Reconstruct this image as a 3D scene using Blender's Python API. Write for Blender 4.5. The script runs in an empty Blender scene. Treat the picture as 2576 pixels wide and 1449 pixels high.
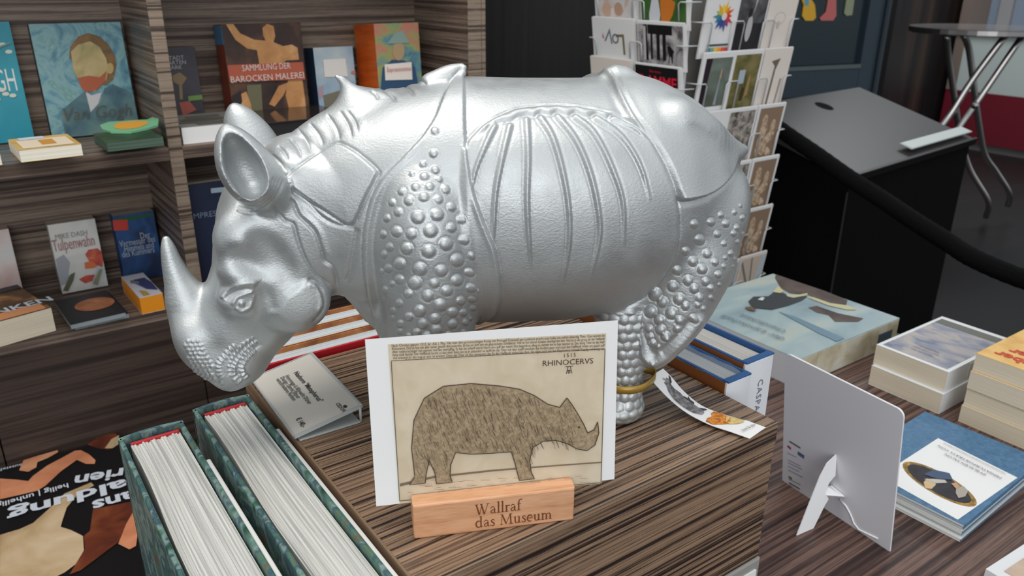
import bpy, bmesh, math, random
import numpy as np
from mathutils import Vector, Matrix
from mathutils.bvhtree import BVHTree
import openvdb

random.seed(5)
scene = bpy.context.scene
COL = scene.collection

# ------------------------------------------------------------------ camera
CZ = 1.35                                   # eye height above the floor
PITCH, ROLL, HEAD, FPX = 21.5, -0.36, -35.3, 2000.0
def cam_axes():
    p, h, r = map(math.radians, (PITCH, HEAD, ROLL))
    fw = np.array([-math.sin(h)*math.cos(p), math.cos(h)*math.cos(p), -math.sin(p)])
    right = np.array([math.cos(h), math.sin(h), 0.0])
    down = np.cross(fw, right)
    return np.stack([math.cos(r)*right + math.sin(r)*down, -math.sin(r)*right + math.cos(r)*down, fw], 1)
CAM = cam_axes()
cam_data = bpy.data.cameras.new('camera')
cam_data.sensor_width = 36.0
cam_data.lens = 36.0*FPX/2576.0
cam_data.clip_start = 0.02
cam_data.clip_end = 60.0
cam = bpy.data.objects.new('camera', cam_data)
COL.objects.link(cam)
cm = Matrix.Identity(4)
for i in range(3):
    cm[i][0] = CAM[i, 0]; cm[i][1] = -CAM[i, 1]; cm[i][2] = -CAM[i, 2]
cm.translation = (0, 0, CZ)
cam.matrix_world = cm
scene.camera = cam
cam_data.dof.use_dof = True
cam_data.dof.focus_distance = 0.58
cam_data.dof.aperture_fstop = 15.0

# ------------------------------------------------------------------ light
scene.view_settings.view_transform = 'Standard'
scene.view_settings.look = 'None'
scene.view_settings.gamma = 1.0
scene.view_settings.use_curve_mapping = False
scene.view_settings.exposure = 0.0
world = bpy.data.worlds.new('foyer daylight')
scene.world = world
world.use_nodes = True
wn = world.node_tree; wn.nodes.clear()
w_out = wn.nodes.new('ShaderNodeOutputWorld')
w_bg = wn.nodes.new('ShaderNodeBackground')
w_tc = wn.nodes.new('ShaderNodeTexCoord')
w_sep = wn.nodes.new('ShaderNodeSeparateXYZ')
w_rmp = wn.nodes.new('ShaderNodeValToRGB')
wn.links.new(w_tc.outputs['Generated'], w_sep.inputs[0])
w_mr = wn.nodes.new('ShaderNodeMapRange'); w_mr.inputs[1].default_value = -1.0
wn.links.new(w_sep.outputs['Z'], w_mr.inputs[0]); wn.links.new(w_mr.outputs[0], w_rmp.inputs[0])
wn.links.new(w_rmp.outputs[0], w_bg.inputs['Color'])
wn.links.new(w_bg.outputs[0], w_out.inputs['Surface'])
w_el = w_rmp.color_ramp.elements
w_el.new(0.5); w_el.new(0.75)
for w_e, (w_p, w_c) in zip(w_el, ((0.40, (0.10, 0.10, 0.105)), (0.52, (0.62, 0.64, 0.65)), (0.75, (0.66, 0.70, 0.73)), (1.0, (0.66, 0.71, 0.74)))):
    w_e.position = w_p; w_e.color = (*w_c, 1)
w_bg.inputs['Strength'].default_value = 0.85
def area(name, loc, target, sx, sy, power, color=(1, 1, 1)):
    l = bpy.data.lights.new(name, 'AREA')
    l.shape = 'RECTANGLE'; l.size = sx; l.size_y = sy; l.energy = power; l.color = color
    o = bpy.data.objects.new(name, l); COL.objects.link(o)
    o.location = loc
    d = Vector(target) - Vector(loc)
    o.rotation_euler = d.to_track_quat('-Z', 'Y').to_euler()
    return o
area('skylight', (0.7, 0.2, 3.9), (0.4, 0.45, 1.1), 4.6, 4.0, 20, (0.96, 0.985, 1.0))
area('shop_window', (-1.3, -3.0, 2.1), (0.45, 0.5, 1.1), 3.2, 2.2, 58, (0.97, 0.985, 1.0))
area('ceiling_lamp', (-0.2, 0.5, 2.9), (0.15, 1.5, 1.0), 1.8, 1.1, 24, (1.0, 0.93, 0.85))
area('counter_fill', (5.6, 2.6, 3.4), (6.6, 2.9, 0.6), 1.2, 1.2, 60, (0.95, 0.98, 1.0))  # added fill light to brighten the far counter, no fixture there
# ------------------------------------------------------------------ rhinoceros statue (local axes: u to the rump, v up, w towards the visitor)
R_ANG = math.radians(-20)
RU = np.array([math.cos(R_ANG), math.sin(R_ANG), 0.0])
RV = np.array([0, 0, 1.0])
RW = np.array([math.sin(R_ANG), -math.cos(R_ANG), 0.0])
RO = np.array([0.3995, 0.4304, -0.318])            # on the plinth top, seen from the eye
R_CAM = np.array([-RO @ RU, 0.318, -RO @ RW])
def r_ray(px, py):
    d = CAM @ np.array([(px-1288.0)/FPX, (py-724.5)/FPX, 1.0])
    return np.array([d @ RU, d @ RV, d @ RW])
def r_pt(px, py, w):
    d = r_ray(px, py)
    return R_CAM + d*((w-R_CAM[2])/d[2])

VOX = 0.0009
G0 = np.array([-0.338, -0.006, -0.105]); G1 = np.array([0.128, 0.285, 0.105])
GN = np.ceil((G1-G0)/VOX).astype(int)
gx = (G0[0]+VOX*np.arange(GN[0])).astype(np.float32)
gy = (G0[1]+VOX*np.arange(GN[1])).astype(np.float32)
gz = (G0[2]+VOX*np.arange(GN[2])).astype(np.float32)

def smin(a, b, k):
    h = np.clip(0.5+0.5*(b-a)/k, 0, 1)
    return b*(1-h)+a*h-k*h*(1-h)
class Field:
    def __init__(s):
        s.a = np.full(GN, 0.05, np.float32)
    def box(s, lo, hi, pad):
        i0 = np.clip(np.floor((np.array(lo)-pad-G0)/VOX).astype(int), 0, GN-1)
        i1 = np.clip(np.ceil((np.array(hi)+pad-G0)/VOX).astype(int)+1, 1, GN)
        sl = tuple(slice(i0[j], i1[j]) for j in range(3))
        return sl, gx[sl[0]][:, None, None], gy[sl[1]][None, :, None], gz[sl[2]][None, None, :]
    def add(s, sl, d, k):
        s.a[sl] = smin(s.a[sl], d, k) if k > 0 else np.minimum(s.a[sl], d)
    def cut(s, sl, d, k):
        s.a[sl] = -smin(-s.a[sl], d, k)
    def chain(s, pts, k=0.01, sub=False, flat=None, sym=True):
        """round cones through (u, v, w, r)"""
        if len(pts) > 2:                                       # even curve through the stations
            q_ = [np.array(p, float) for p in pts]
            e_ = [2*q_[0]-q_[1]]+q_+[2*q_[-1]-q_[-2]]; o_ = []
            for i in range(1, len(e_)-2):
                for t_k in np.linspace(0, 1, 5, endpoint=False):
                    A_, B_, C_, D_ = e_[i-1:i+3]
                    o_.append(0.5*((2*B_)+(C_-A_)*t_k+(2*A_-5*B_+4*C_-D_)*t_k**2+(3*B_-A_-3*C_+D_)*t_k**3))
            pts = o_+[q_[-1]]
        for m in ((1, -1) if sym else (1,)):
            P = [np.array(p, float)*np.array([1, 1, m, 1]) for p in pts]
            lo = np.min([p[:3]-p[3] for p in P], 0); hi = np.max([p[:3]+p[3] for p in P], 0)
            sl, x, y, z = s.box(lo, hi, k+0.006)
            best = None
            for A, B in zip(P[:-1], P[1:]):
                ab = B[:3]-A[:3]; L2 = max(ab @ ab, 1e-12)
                t = np.clip(((x-A[0])*ab[0]+(y-A[1])*ab[1]+(z-A[2])*ab[2])/L2, 0, 1)
                d = np.sqrt((x-A[0]-t*ab[0])**2+(y-A[1]-t*ab[1])**2+(z-A[2]-t*ab[2])**2)-(A[3]+t*(B[3]-A[3]))
                best = d if best is None else np.minimum(best, d)
            (s.cut if sub else s.add)(sl, best.astype(np.float32), k)
    def ell(s, c, r, k=0.01, rot=0.0, yaw=0.0, sub=False, sym=True):
        """ellipsoid, turned by rot in the u-v plane and yaw in the u-w plane"""
        for m in ((1, -1) if sym and abs(c[2]) > 1e-6 else (1,)):
            cc = np.array([c[0], c[1], c[2]*m]); R = max(r)
            sl, x, y, z = s.box(cc-R, cc+R, k+0.004)
            x = x-cc[0]; y = y-cc[1]; z = (z-cc[2])*m
            cr, sr = math.cos(rot), math.sin(rot)
            x1 = cr*x+sr*y; y1 = -sr*x+cr*y; z1 = z
            if yaw:
                ca, sa = math.cos(yaw), math.sin(yaw)
                x1, z1 = ca*x1+sa*z1, -sa*x1+ca*z1
            q = np.sqrt((x1/r[0])**2+(y1/r[1])**2+(z1/r[2])**2)
            g = np.sqrt((x1/r[0]**2)**2+(y1/r[1]**2)**2+(z1/r[2]**2)**2)+1e-6
            d = (q*(q-1)/g).astype(np.float32)
            (s.cut if sub else s.add)(sl, d, k)

F = Field()
# torso: sections along u  (u, top, bottom, half width)
TS = np.array([
    (-0.238, 0.196, 0.128, 0.030), (-0.215, 0.220, 0.112, 0.042), (-0.195, 0.234, 0.100, 0.050), (-0.170, 0.244, 0.090, 0.060),
    (-0.140, 0.2505, 0.084, 0.068), (-0.115, 0.2535, 0.083, 0.072), (-0.078, 0.2515, 0.081, 0.077), (-0.045, 0.2505, 0.079, 0.080),
    (-0.020, 0.2500, 0.082, 0.080), (0.000, 0.2525, 0.084, 0.080), (0.023, 0.2480, 0.090, 0.078), (0.053, 0.2335, 0.100, 0.066),
    (0.072, 0.2150, 0.108, 0.050), (0.084, 0.1990, 0.116, 0.036), (0.092, 0.1700, 0.130, 0.016)])
def loft(gu, T):
    return [np.interp(gu, T[:, 0], T[:, j]) for j in range(1, T.shape[1])]
def smooth_tab(T, n=240, it=26):
    xs = np.linspace(T[0, 0], T[-1, 0], n)
    out = [xs]
    for j in range(1, T.shape[1]):
        y = np.interp(xs, T[:, 0], T[:, j])
        for _ in range(it):
            y[1:-1] = 0.25*y[:-2]+0.5*y[1:-1]+0.25*y[2:]
        out.append(y)
    return np.stack(out, 1)
TS = smooth_tab(TS)
top, bot, hw = loft(gx, TS)
cap0 = np.clip((gx-(-0.245))/0.012, 0, 1); cap1 = np.clip((0.096-gx)/0.016, 0, 1)
capf = np.sqrt(np.clip(1-(1-cap0)**2, 0, 1))*np.sqrt(np.clip(1-(1-cap1)**2, 0, 1))
a, c, b = (t_.astype(np.float32) for t_ in (np.maximum((top-bot)/2*capf, 1e-4), (top+bot)/2, np.maximum(hw*capf, 1e-4)))
pw = 2.25
q = ((np.abs(gz)[None, None, :]/b[:, None, None])**pw+(np.abs(gy[None, :, None]-c[:, None, None])/a[:, None, None])**pw)**(1/pw)
d = (q-1)*np.minimum(a, b)[:, None, None]
d[capf < 0.02] = 0.05
F.a = np.minimum(F.a, np.clip(d, -0.05, 0.05)).astype(np.float32)
del q, d

# head: sections along the axis from nape to muzzle
HN = np.array([-0.222, 0.205]); HM = np.array([-0.2925, 0.048])
hax = (HM-HN)/np.linalg.norm(HM-HN); hpf = np.array([hax[1], -hax[0]])        # hpf points to the forehead
HL = np.linalg.norm(HM-HN)
def h_tf(u, v):
    dx = u-HN[0]; dy = v-HN[1]
    return dx*hax[0]+dy*hax[1], dx*hpf[0]+dy*hpf[1]
def h_uv(t, fo):
    return HN+hax*t+hpf*fo
front = [(-0.2480, 0.2080), (-0.2700, 0.1950), (-0.2775, 0.1860), (-0.2827, 0.1740), (-0.2880, 0.1500), (-0.2905, 0.1350), (-0.2990, 0.1150), (-0.3120, 0.0980), (-0.3120, 0.0800), (-0.3060, 0.0650), (-0.2960, 0.0520)]
back = [(-0.190, 0.190), (-0.193, 0.150), (-0.208, 0.118), (-0.222, 0.1000), (-0.236, 0.086), (-0.252, 0.070), (-0.266, 0.056), (-0.280, 0.049)]
fp = np.array(sorted(h_tf(*p) for p in front)); bp = np.array(sorted(h_tf(*p) for p in back))
wid = np.array([(-0.02, 0.030), (0.0, 0.036), (0.035, 0.040), (0.07, 0.041), (0.095, 0.038), (0.115, 0.033), (0.14, 0.029), (0.16, 0.026), (0.172, 0.020)])
ts = np.linspace(-0.02, HL+0.006, 200)
HS = np.stack([ts, np.interp(ts, fp[:, 0], fp[:, 1]), np.interp(ts, bp[:, 0], bp[:, 1]), np.interp(ts, wid[:, 0], wid[:, 1])], 1)
HS = smooth_tab(HS, 200, 14)
sl, x, y, z = F.box((-0.335, 0.03, -0.06), (-0.16, 0.24, 0.06), 0.0)
ht, hf = h_tf(x[:, :, 0], y[:, :, 0])
f1 = np.interp(ht, HS[:, 0], HS[:, 1]); f0 = np.interp(ht, HS[:, 0], HS[:, 2]); hwd = np.interp(ht, HS[:, 0], HS[:, 3])
cap = np.sqrt(np.clip(1-(1-np.clip((ht+0.012)/0.016, 0, 1))**2, 0, 1))*np.sqrt(np.clip(1-(1-np.clip((HL+0.004-ht)/0.020, 0, 1))**2, 0, 1))
ha = np.maximum((f1-f0)/2*cap, 1e-4); hc = (f1+f0)/2; hb = np.maximum(hwd*cap, 1e-4)
pw = 2.4
q = ((np.abs(z)/hb[:, :, None])**pw+(np.abs(hf-hc)[:, :, None]/ha[:, :, None])**pw)**(1/pw)
d = (q-1)*np.minimum(ha, hb)[:, :, None]
d[cap < 0.02] = 0.05
F.add(sl, np.clip(d, -0.05, 0.05).astype(np.float32), 0.010)

def P(px, py, w):
    return tuple(r_pt(px, py, w))
def PR(px, py, w, r):
    return P(px, py, w)+(r,)
# face masses
F.ell(P(610, 610, 0.030), (0.017, 0.020, 0.013), 0.012, rot=0.25)              # forehead bulge below the ear
F.ell(P(603, 697, 0.0325), (0.0135, 0.0105, 0.0085), 0.010, rot=-0.5)              # brow
F.ell(P(748, 765, 0.0315), (0.0225, 0.0195, 0.0095), 0.006, rot=0.5)               # cheek disc
F.ell(P(688, 655, 0.0445), (0.0085, 0.020, 0.0075), 0.008, rot=0.55, sub=True)    # hollow behind brow
F.ell(P(628, 668, 0.0455), (0.0135, 0.0058, 0.0075), 0.009, rot=-0.6, sub=True)     # hollow over brow
F.ell(P(546, 765, 0.0445), (0.0085, 0.014, 0.0075), 0.010, rot=0.3, sub=True)     # hollow in front of eye
F.ell(P(595, 758, 0.033), (0.013, 0.010, 0.0085), 0.006, rot=-0.5)             # eye mound
F.ell(P(640, 870, 0.040), (0.016, 0.007, 0.008), 0.010, rot=-0.7, sub=True)    # mouth corner
F.ell(P(590, 905, 0.012), (0.022, 0.020, 0.018), 0.008, rot=0.5)               # lower lip
F.ell(P(500, 860, 0.010), (0.015, 0.024, 0.018), 0.008, rot=0.3)               # upper lip
# horn
hornpts = [PR(500, 815, 0.0, 0.0170), PR(476, 765, 0.0, 0.0150), PR(452, 712, 0.0, 0.0098), PR(434, 665, 0.0, 0.0068), PR(423, 625, 0.0, 0.0047), PR(418, 603, 0.0, 0.0026)]
F.chain(hornpts, 0.006, sym=False)
# ears
ear_out = [PR(676, 482, 0.034, 0.0135), PR(648, 458, 0.040, 0.0165), PR(618, 420, 0.043, 0.0165), PR(592, 372, 0.043, 0.0118), PR(576, 338, 0.042, 0.0062), PR(571, 322, 0.041, 0.0026)]
F.chain(ear_out, 0.005)
F.chain([PR(622, 455, 0.0625, 0.0135), PR(608, 418, 0.0615, 0.0135), PR(590, 372, 0.0570, 0.0092), PR(578, 345, 0.0520, 0.0040)], 0.0012, sub=True)
F.chain([PR(634, 462, 0.0480, 0.0095), PR(612, 418, 0.0485, 0.0098), PR(590, 370, 0.0480, 0.0060)], 0.003, sub=True)
# mane roll along the neck
F.chain([PR(715, 425, 0.0, 0.0145), PR(765, 384, 0.0, 0.0150), PR(830, 338, 0.0, 0.0150), PR(895, 312, 0.0, 0.0150)], 0.010, sym=False)
# dorsal horn with its base
F.chain([PR(912, 268, 0.0, 0.0095), PR(886, 240, 0.0, 0.0060), PR(871, 216, 0.0, 0.0036), PR(860, 202, 0.0, 0.0026), PR(847, 193, 0.0, 0.0013)], 0.007, sym=False)
F.ell(PR(925, 272, 0.0, 0)[:3], (0.018, 0.010, 0.012), 0.012)
# legs: near front, far front, near hind, far hind
def foot(u, w, r, front=True, top=(0, 0, 0)):
    pass
F.ell(P(1075, 610, 0.050), (0.029, 0.050, 0.030), 0.008, rot=0.06)             # studded shoulder
F.chain([(-0.150, 0.125, 0.048, 0.0290), (-0.149, 0.080, 0.045, 0.0265), (-0.149, 0.060, 0.045, 0.0230)], 0.008)
for m in (1, -1):
    off = 0.0 if m > 0 else 0.012
    F.chain([(-0.149+off, 0.075, 0.045*m, 0.0190), (-0.148+off, 0.030, 0.045*m, 0.0165), (-0.149+off, 0.012, 0.045*m, 0.0180)], 0.006, sym=False)
    F.ell((-0.155+off, 0.010, 0.045*m), (0.024, 0.011, 0.020), 0.006, sym=False)
    for k in (-1, 0, 1):
        F.ell((-0.174+off+abs(k)*0.004, 0.006, 0.045*m+k*0.0115), (0.008, 0.008, 0.0062), 0.002, sym=False)
    ho = -0.002 if m > 0 else 0.030
    F.chain([(-0.004+ho, 0.105, 0.036*m, 0.0210), (-0.005+ho, 0.080, 0.040*m, 0.0185), (-0.004+ho, 0.050, 0.043*m, 0.0160), (-0.003+ho, 0.028, 0.045*m, 0.0148), (-0.003+ho, 0.012, 0.045*m, 0.0160)], 0.006, sym=False)
    F.ell((-0.008+ho, 0.009, 0.045*m), (0.021, 0.010, 0.0175), 0.006, sym=False)
    for k in (-1, 0, 1):
        F.ell((-0.026+ho+abs(k)*0.004, 0.006, 0.045*m+k*0.0100), (0.007, 0.007, 0.0055), 0.002, sym=False)
# haunch that hangs to a point over the hind leg
F.ell((0.047, 0.137, 0.034), (0.034, 0.062, 0.036), 0.010, rot=-0.50)
F.chain([(0.042, 0.118, 0.042, 0.0330), (0.0330, 0.095, 0.0455, 0.0290), (0.0250, 0.077, 0.0500, 0.0220), (0.0190, 0.064, 0.0530, 0.0150), (0.0150, 0.055, 0.0560, 0.0085)], 0.012)
# flanges: tip of the shoulder plate, rump ridge, point above the tail
F.chain([PR(1085, 205, 0.0, 0.0060), PR(1130, 186, 0.0, 0.0060), PR(1160, 170, 0.0, 0.0030)], 0.006, sym=False)
F.chain([PR(1560, 196, 0.0, 0.0040), PR(1532, 182, 0.0, 0.0022)], 0.014, sym=False)
F.chain([PR(1735, 445, 0.052, 0.0100), PR(1800, 414, 0.045, 0.0085), PR(1845, 389, 0.037, 0.0048), PR(1868, 379, 0.033, 0.0016)], 0.009)
F.chain([PR(1700, 302, 0.047, 0.0120), PR(1768, 341, 0.042, 0.0110), PR(1828, 369, 0.036, 0.0062), PR(1866, 379, 0.033, 0.0018)], 0.010)
# chest fold below the throat
F.chain([PR(925, 730, 0.020, 0.0120), PR(945, 800, 0.018, 0.0060)], 0.006)
F.chain([PR(905, 735, 0.0, 0.0100), PR(930, 795, 0.0, 0.0050)], 0.006, sym=False)
F.chain([(-0.165, 0.100, 0.020, 0.022), (-0.165, 0.085, 0.020, 0.018)], 0.010)
F.a[:, gy < 0.0, :] = np.maximum(F.a[:, gy < 0.0, :], 0.004)
F.a = np.maximum(F.a, (0.0004-gy)[None, :, None].astype(np.float32))           # flat soles
gr = openvdb.FloatGrid(0.05)
gr.copyFromArray(F.a)
F.a = None
rp, rq = gr.convertToQuads(0.0)
rp = np.asarray(rp, np.float64)*VOX+G0
del gr
rq = np.asarray(rq, np.int64)
def np_mesh(name, v, q):
    me = bpy.data.meshes.new(name)
    me.vertices.add(len(v)); me.vertices.foreach_set('co', np.ascontiguousarray(v, np.float32).ravel())
    k = q.shape[1]
    me.loops.add(len(q)*k); me.loops.foreach_set('vertex_index', np.ascontiguousarray(q, np.int32).ravel())
    me.polygons.add(len(q))
    me.polygons.foreach_set('loop_start', np.arange(0, len(q)*k, k, dtype=np.int32))
    me.polygons.foreach_set('loop_total', np.full(len(q), k, np.int32))
    me.update(calc_edges=True)
    return me
def vert_normals(v, q):
    fn = np.cross(v[q[:, 2]]-v[q[:, 0]], v[q[:, 3]]-v[q[:, 1]])
    n = np.zeros_like(v)
    for k in range(4):
        for j in range(3):
            n[:, j] += np.bincount(q[:, k], fn[:, j], len(v))
    return n/np.maximum(np.linalg.norm(n, axis=1, keepdims=True), 1e-12)
RVt, RQ = rp, rq
RN = vert_normals(RVt, RQ)
AW = np.abs(RVt[:, 2])
# every vertex as seen from the visitor's side (the far flank repeats the near one)
wl = np.stack([RVt[:, 0], RVt[:, 1], AW], 1)@np.stack([RU, RV, RW], 0)+RO
cs = wl@CAM
PXY = np.stack([1288+FPX*cs[:, 0]/cs[:, 2], 724.5+FPX*cs[:, 1]/cs[:, 2]], 1)
PXM = cs[:, 2]/FPX                                         # metres per pixel there
toeye = -wl/np.linalg.norm(wl, axis=1, keepdims=True)
RNm = RN.copy(); RNm[RVt[:, 2] < 0, 2] *= -1
nw = RNm@np.stack([RU, RV, RW], 0)
FACE = (nw*toeye).sum(1)
D = np.zeros(len(RVt))                                      # displacement in millimetres

def poly(pts, n=6):
    """smooth open curve through pixel points"""
    p = np.array(pts, float)
    if len(p) < 3: return p
    e = np.vstack([2*p[0]-p[1], p, 2*p[-1]-p[-2]])
    out = []
    for i in range(1, len(e)-2):
        for t in np.linspace(0, 1, n, endpoint=False):
            a, b, c, d = e[i-1], e[i], e[i+1], e[i+2]
            out.append(0.5*((2*b)+(-a+c)*t+(2*a-5*b+4*c-d)*t*t+(-a+3*b-3*c+d)*t**3))
    out.append(p[-1])
    return np.array(out)
def near(pts, R, mask=None):
    lo = pts.min(0)-R; hi = pts.max(0)+R
    m = (PXY[:, 0] > lo[0]) & (PXY[:, 0] < hi[0]) & (PXY[:, 1] > lo[1]) & (PXY[:, 1] < hi[1])
    if mask is not None: m &= mask
    return np.nonzero(m)[0]
def dist(idx, pts):
    """distance in pixels and the place along the curve (0..1)"""
    X = PXY[idx]; best = np.full(len(idx), 1e9); at = np.zeros(len(idx))
    n = len(pts)-1
    for i in range(n):
        A, B = pts[i], pts[i+1]; ab = B-A
        t = np.clip(((X-A)@ab)/max(ab@ab, 1e-9), 0, 1)
        dd = np.hypot(X[:, 0]-A[0]-t*ab[0], X[:, 1]-A[1]-t*ab[1])
        m = dd < best
        best[m] = dd[m]; at[m] = (i+t[m])/n
    return best, at
def inside(idx, pg):
    X = PXY[idx]; c = np.zeros(len(idx), bool)
    n = len(pg)
    for i in range(n):
        x1, y1 = pg[i]; x2, y2 = pg[(i+1) % n]
        if y1 == y2: continue
        cr = ((y1 > X[:, 1]) != (y2 > X[:, 1])) & (X[:, 0] < (x2-x1)*(X[:, 1]-y1)/(y2-y1)+x1)
        c ^= cr
    return c
def groove(pts, depth, sig, mask=None, taper=(0.06, 0.10), smooth=True):
    p = poly(pts) if smooth else np.array(pts, float)
    idx = near(p, sig*3.5, mask)
    if not len(idx): return
    d, t = dist(idx, p)
    k = np.clip(np.minimum(t/max(taper[0], 1e-3), (1-t)/max(taper[1], 1e-3)), 0, 1)
    D[idx] -= depth*np.exp(-(d/sig)**2)*k
def ridge(pts, h, sig, mask=None, taper=(0.06, 0.10)):
    groove(pts, -h, sig, mask, taper)
def sstep(x):
    x = np.clip(x, 0, 1); return x*x*(3-2*x)
def plate(pg, lift, edge, mask=None, bulge=0.0, bw=60.0):
    """raise the inside of a closed outline"""
    p = np.array(pg, float)
    idx = near(p, edge, mask)
    d, _ = dist(idx, np.vstack([p, p[:1]]))
    s = np.where(inside(idx, p), d, -d)
    D[idx] += lift*sstep(s/edge*0.5+0.5)+bulge*sstep(s/bw)
    return idx[s > 0]
def stud(x, y, r, h=0.52, mask=None, rim=True):
    idx = near(np.array([[x, y]], float), r*1.7, mask)
    if not len(idx): return
    d = np.hypot(PXY[idx, 0]-x, (PXY[idx, 1]-y))/r
    mm = PXM[idx]*1000*r
    D[idx] += np.where(d < 1, h*mm*np.sqrt(np.clip(1-d*d, 0, 1)), 0)
    if rim: D[idx] -= 0.13*mm*np.exp(-((d-1.12)/0.16)**2)

upside = RVt[:, 1] > 0.05
HDT, HDF = h_tf(RVt[:, 0], RVt[:, 1])
# ear mask
def chain_d(pts, V):
    best = np.full(len(V), 1e9)
    for A, B in zip(pts[:-1], pts[1:]):
        A = np.array(A, float); B = np.array(B, float); ab = B[:3]-A[:3]
        t = np.clip(((V-A[:3])@ab)/max(ab@ab, 1e-12), 0, 1)
        best = np.minimum(best, np.linalg.norm(V-A[:3]-t[:, None]*ab, axis=1)-(A[3]+t*(B[3]-A[3])))
    return best
VM = np.stack([RVt[:, 0], RVt[:, 1], AW], 1)
ear_d = chain_d(ear_out, VM)
EAR = (ear_d < 0.0012) & (PXY[:, 1] < 505)
horn_d = chain_d(hornpts, RVt)
LEGF = (RVt[:, 1] < 0.066) & (RVt[:, 0] < -0.10) & (RVt[:, 0] > -0.205)
leg_axis = [(-0.005, 0.105, 0.036, 0.0210), (-0.006, 0.080, 0.040, 0.0185), (-0.005, 0.050, 0.043, 0.0160), (-0.004, 0.0, 0.045, 0.0158)]
HIND_N = (chain_d(leg_axis, RVt) < 0.0018) & (RVt[:, 1] < 0.092)
HIND_F = (RVt[:, 2] < 0) & (RVt[:, 1] < 0.060) & (RVt[:, 0] > -0.06)
HIND_N |= (RVt[:, 2] > 0) & (RVt[:, 1] < 0.040) & (RVt[:, 0] > -0.06)
LEG = LEGF | HIND_N | HIND_F
TOR = ~LEG & ~EAR

# --- armour plates
rib_pg = [(1168, 372), (1178, 350), (1220, 312), (1290, 277), (1370, 267), (1450, 270), (1530, 286), (1590, 312), (1640, 360), (1672, 415), (1696, 475), (1707, 540), (1706, 605), (1690, 662), (1655, 715), (1610, 750), (1560, 772), (1480, 815), (1380, 840), (1200, 850), (1160, 600)]
I_RIB = plate(rib_pg, 2.6, 12, TOR, 2.0, 110)
rump_front = [(1530, 168), (1548, 205), (1565, 245), (1590, 292), (1620, 332), (1650, 375), (1680, 430), (1702, 500)]
skirt_edge = [(1702, 507), (1740, 503), (1775, 493), (1805, 476), (1832, 448), (1852, 418), (1870, 380)]
rump_pg = rump_front+skirt_edge+[(1905, 370), (1850, 300), (1760, 180), (1640, 120), (1540, 120)]
idx = near(np.array(rump_pg, float), 10, TOR)
ins = inside(idx, np.array(rump_pg, float))
I_RUMP = idx[ins]
d, t = dist(idx, poly(skirt_edge))
df, t = dist(idx, poly(rump_front))
tipk = 1-np.exp(-(np.hypot(PXY[idx, 0]-1868, PXY[idx, 1]-380)/55)**2)
D[idx] += np.where(ins, sstep(d/7)*sstep(df/16)*(2.0+3.4*np.exp(-d/34.0))*tipk, 0)
ridge(rump_front[:5], 1.3, 14, TOR, (0.20, 0.25))
ridge([(x-3, y+1) for x, y in rump_front[:6]], 1.5, 5.5, TOR, (0.12, 0.25))
groove([(x-20, y+4) for x, y in rump_front[:5]], 0.8, 10, TOR, (0.05, 0.3))
ridge([(1690, 292), (1730, 302), (1765, 318), (1800, 345)], 0.8, 12, TOR, (0.4, 0.2))
groove([(1702, 498), (1712, 506), (1740, 505), (1775, 495), (1805, 480), (1835, 452), (1856, 420)], 1.1, 5, TOR, (0.02, 0.3))
groove([(1700, 514), (1740, 512), (1790, 497)], 0.5, 6, TOR)
# ribs
ribs = [[(1242, 322), (1215, 380), (1195, 430), (1187, 475)],
        [(1280, 322), (1260, 400), (1245, 480), (1240, 560), (1240, 610)],
        [(1322, 308), (1325, 400), (1323, 500), (1328, 600), (1334, 670)],
        [(1357, 303), (1385, 350), (1410, 430), (1426, 520), (1427, 610), (1410, 710)],
        [(1400, 300), (1445, 360), (1480, 440), (1500, 530), (1501, 600), (1478, 700)],
        [(1445, 301), (1490, 342), (1535, 430), (1560, 510), (1563, 620)],
        [(1497, 303), (1560, 350), (1605, 420), (1630, 505)],
        [(1540, 303), (1590, 325), (1625, 350)]]
for k, rb in enumerate(ribs):
    p = poly(rb)
    idx = near(p, 30, TOR); d, t = dist(idx, p)
    wd = 7.0-3.8*t                                        # ribs narrow downwards
    fade = np.clip((1-t)/0.25, 0, 1)*np.clip(1.2-d/28, 0, 1)
    D[idx] += fade*(1.7*np.exp(-(d/wd)**2)-0.6*np.exp(-((d-wd*1.75)/(wd*0.5))**2))
sc_pts = [(1192, 352), (1215, 335), (1240, 318), (1262, 312), (1282, 312), (1303, 300), (1325, 296), (1342, 300), (1358, 292), (1380, 296), (1400, 290), (1424, 297), (1446, 291), (1472, 300), (1497, 294), (1520, 302), (1545, 298), (1590, 318), (1640, 362)]
groove(sc_pts, 0.9, 6, TOR)
ridge([(x, y-13) for x, y in sc_pts], 0.7, 9, TOR)
groove([(1168, 378), (1178, 352), (1220, 312), (1290, 276), (1370, 266), (1450, 269), (1530, 285), (1590, 311), (1640, 360), (1672, 415), (1697, 475), (1709, 540), (1708, 605), (1692, 662), (1657, 717), (1610, 755), (1570, 775)], 1.4, 3.6, TOR, (0.01, 0.02))
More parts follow.
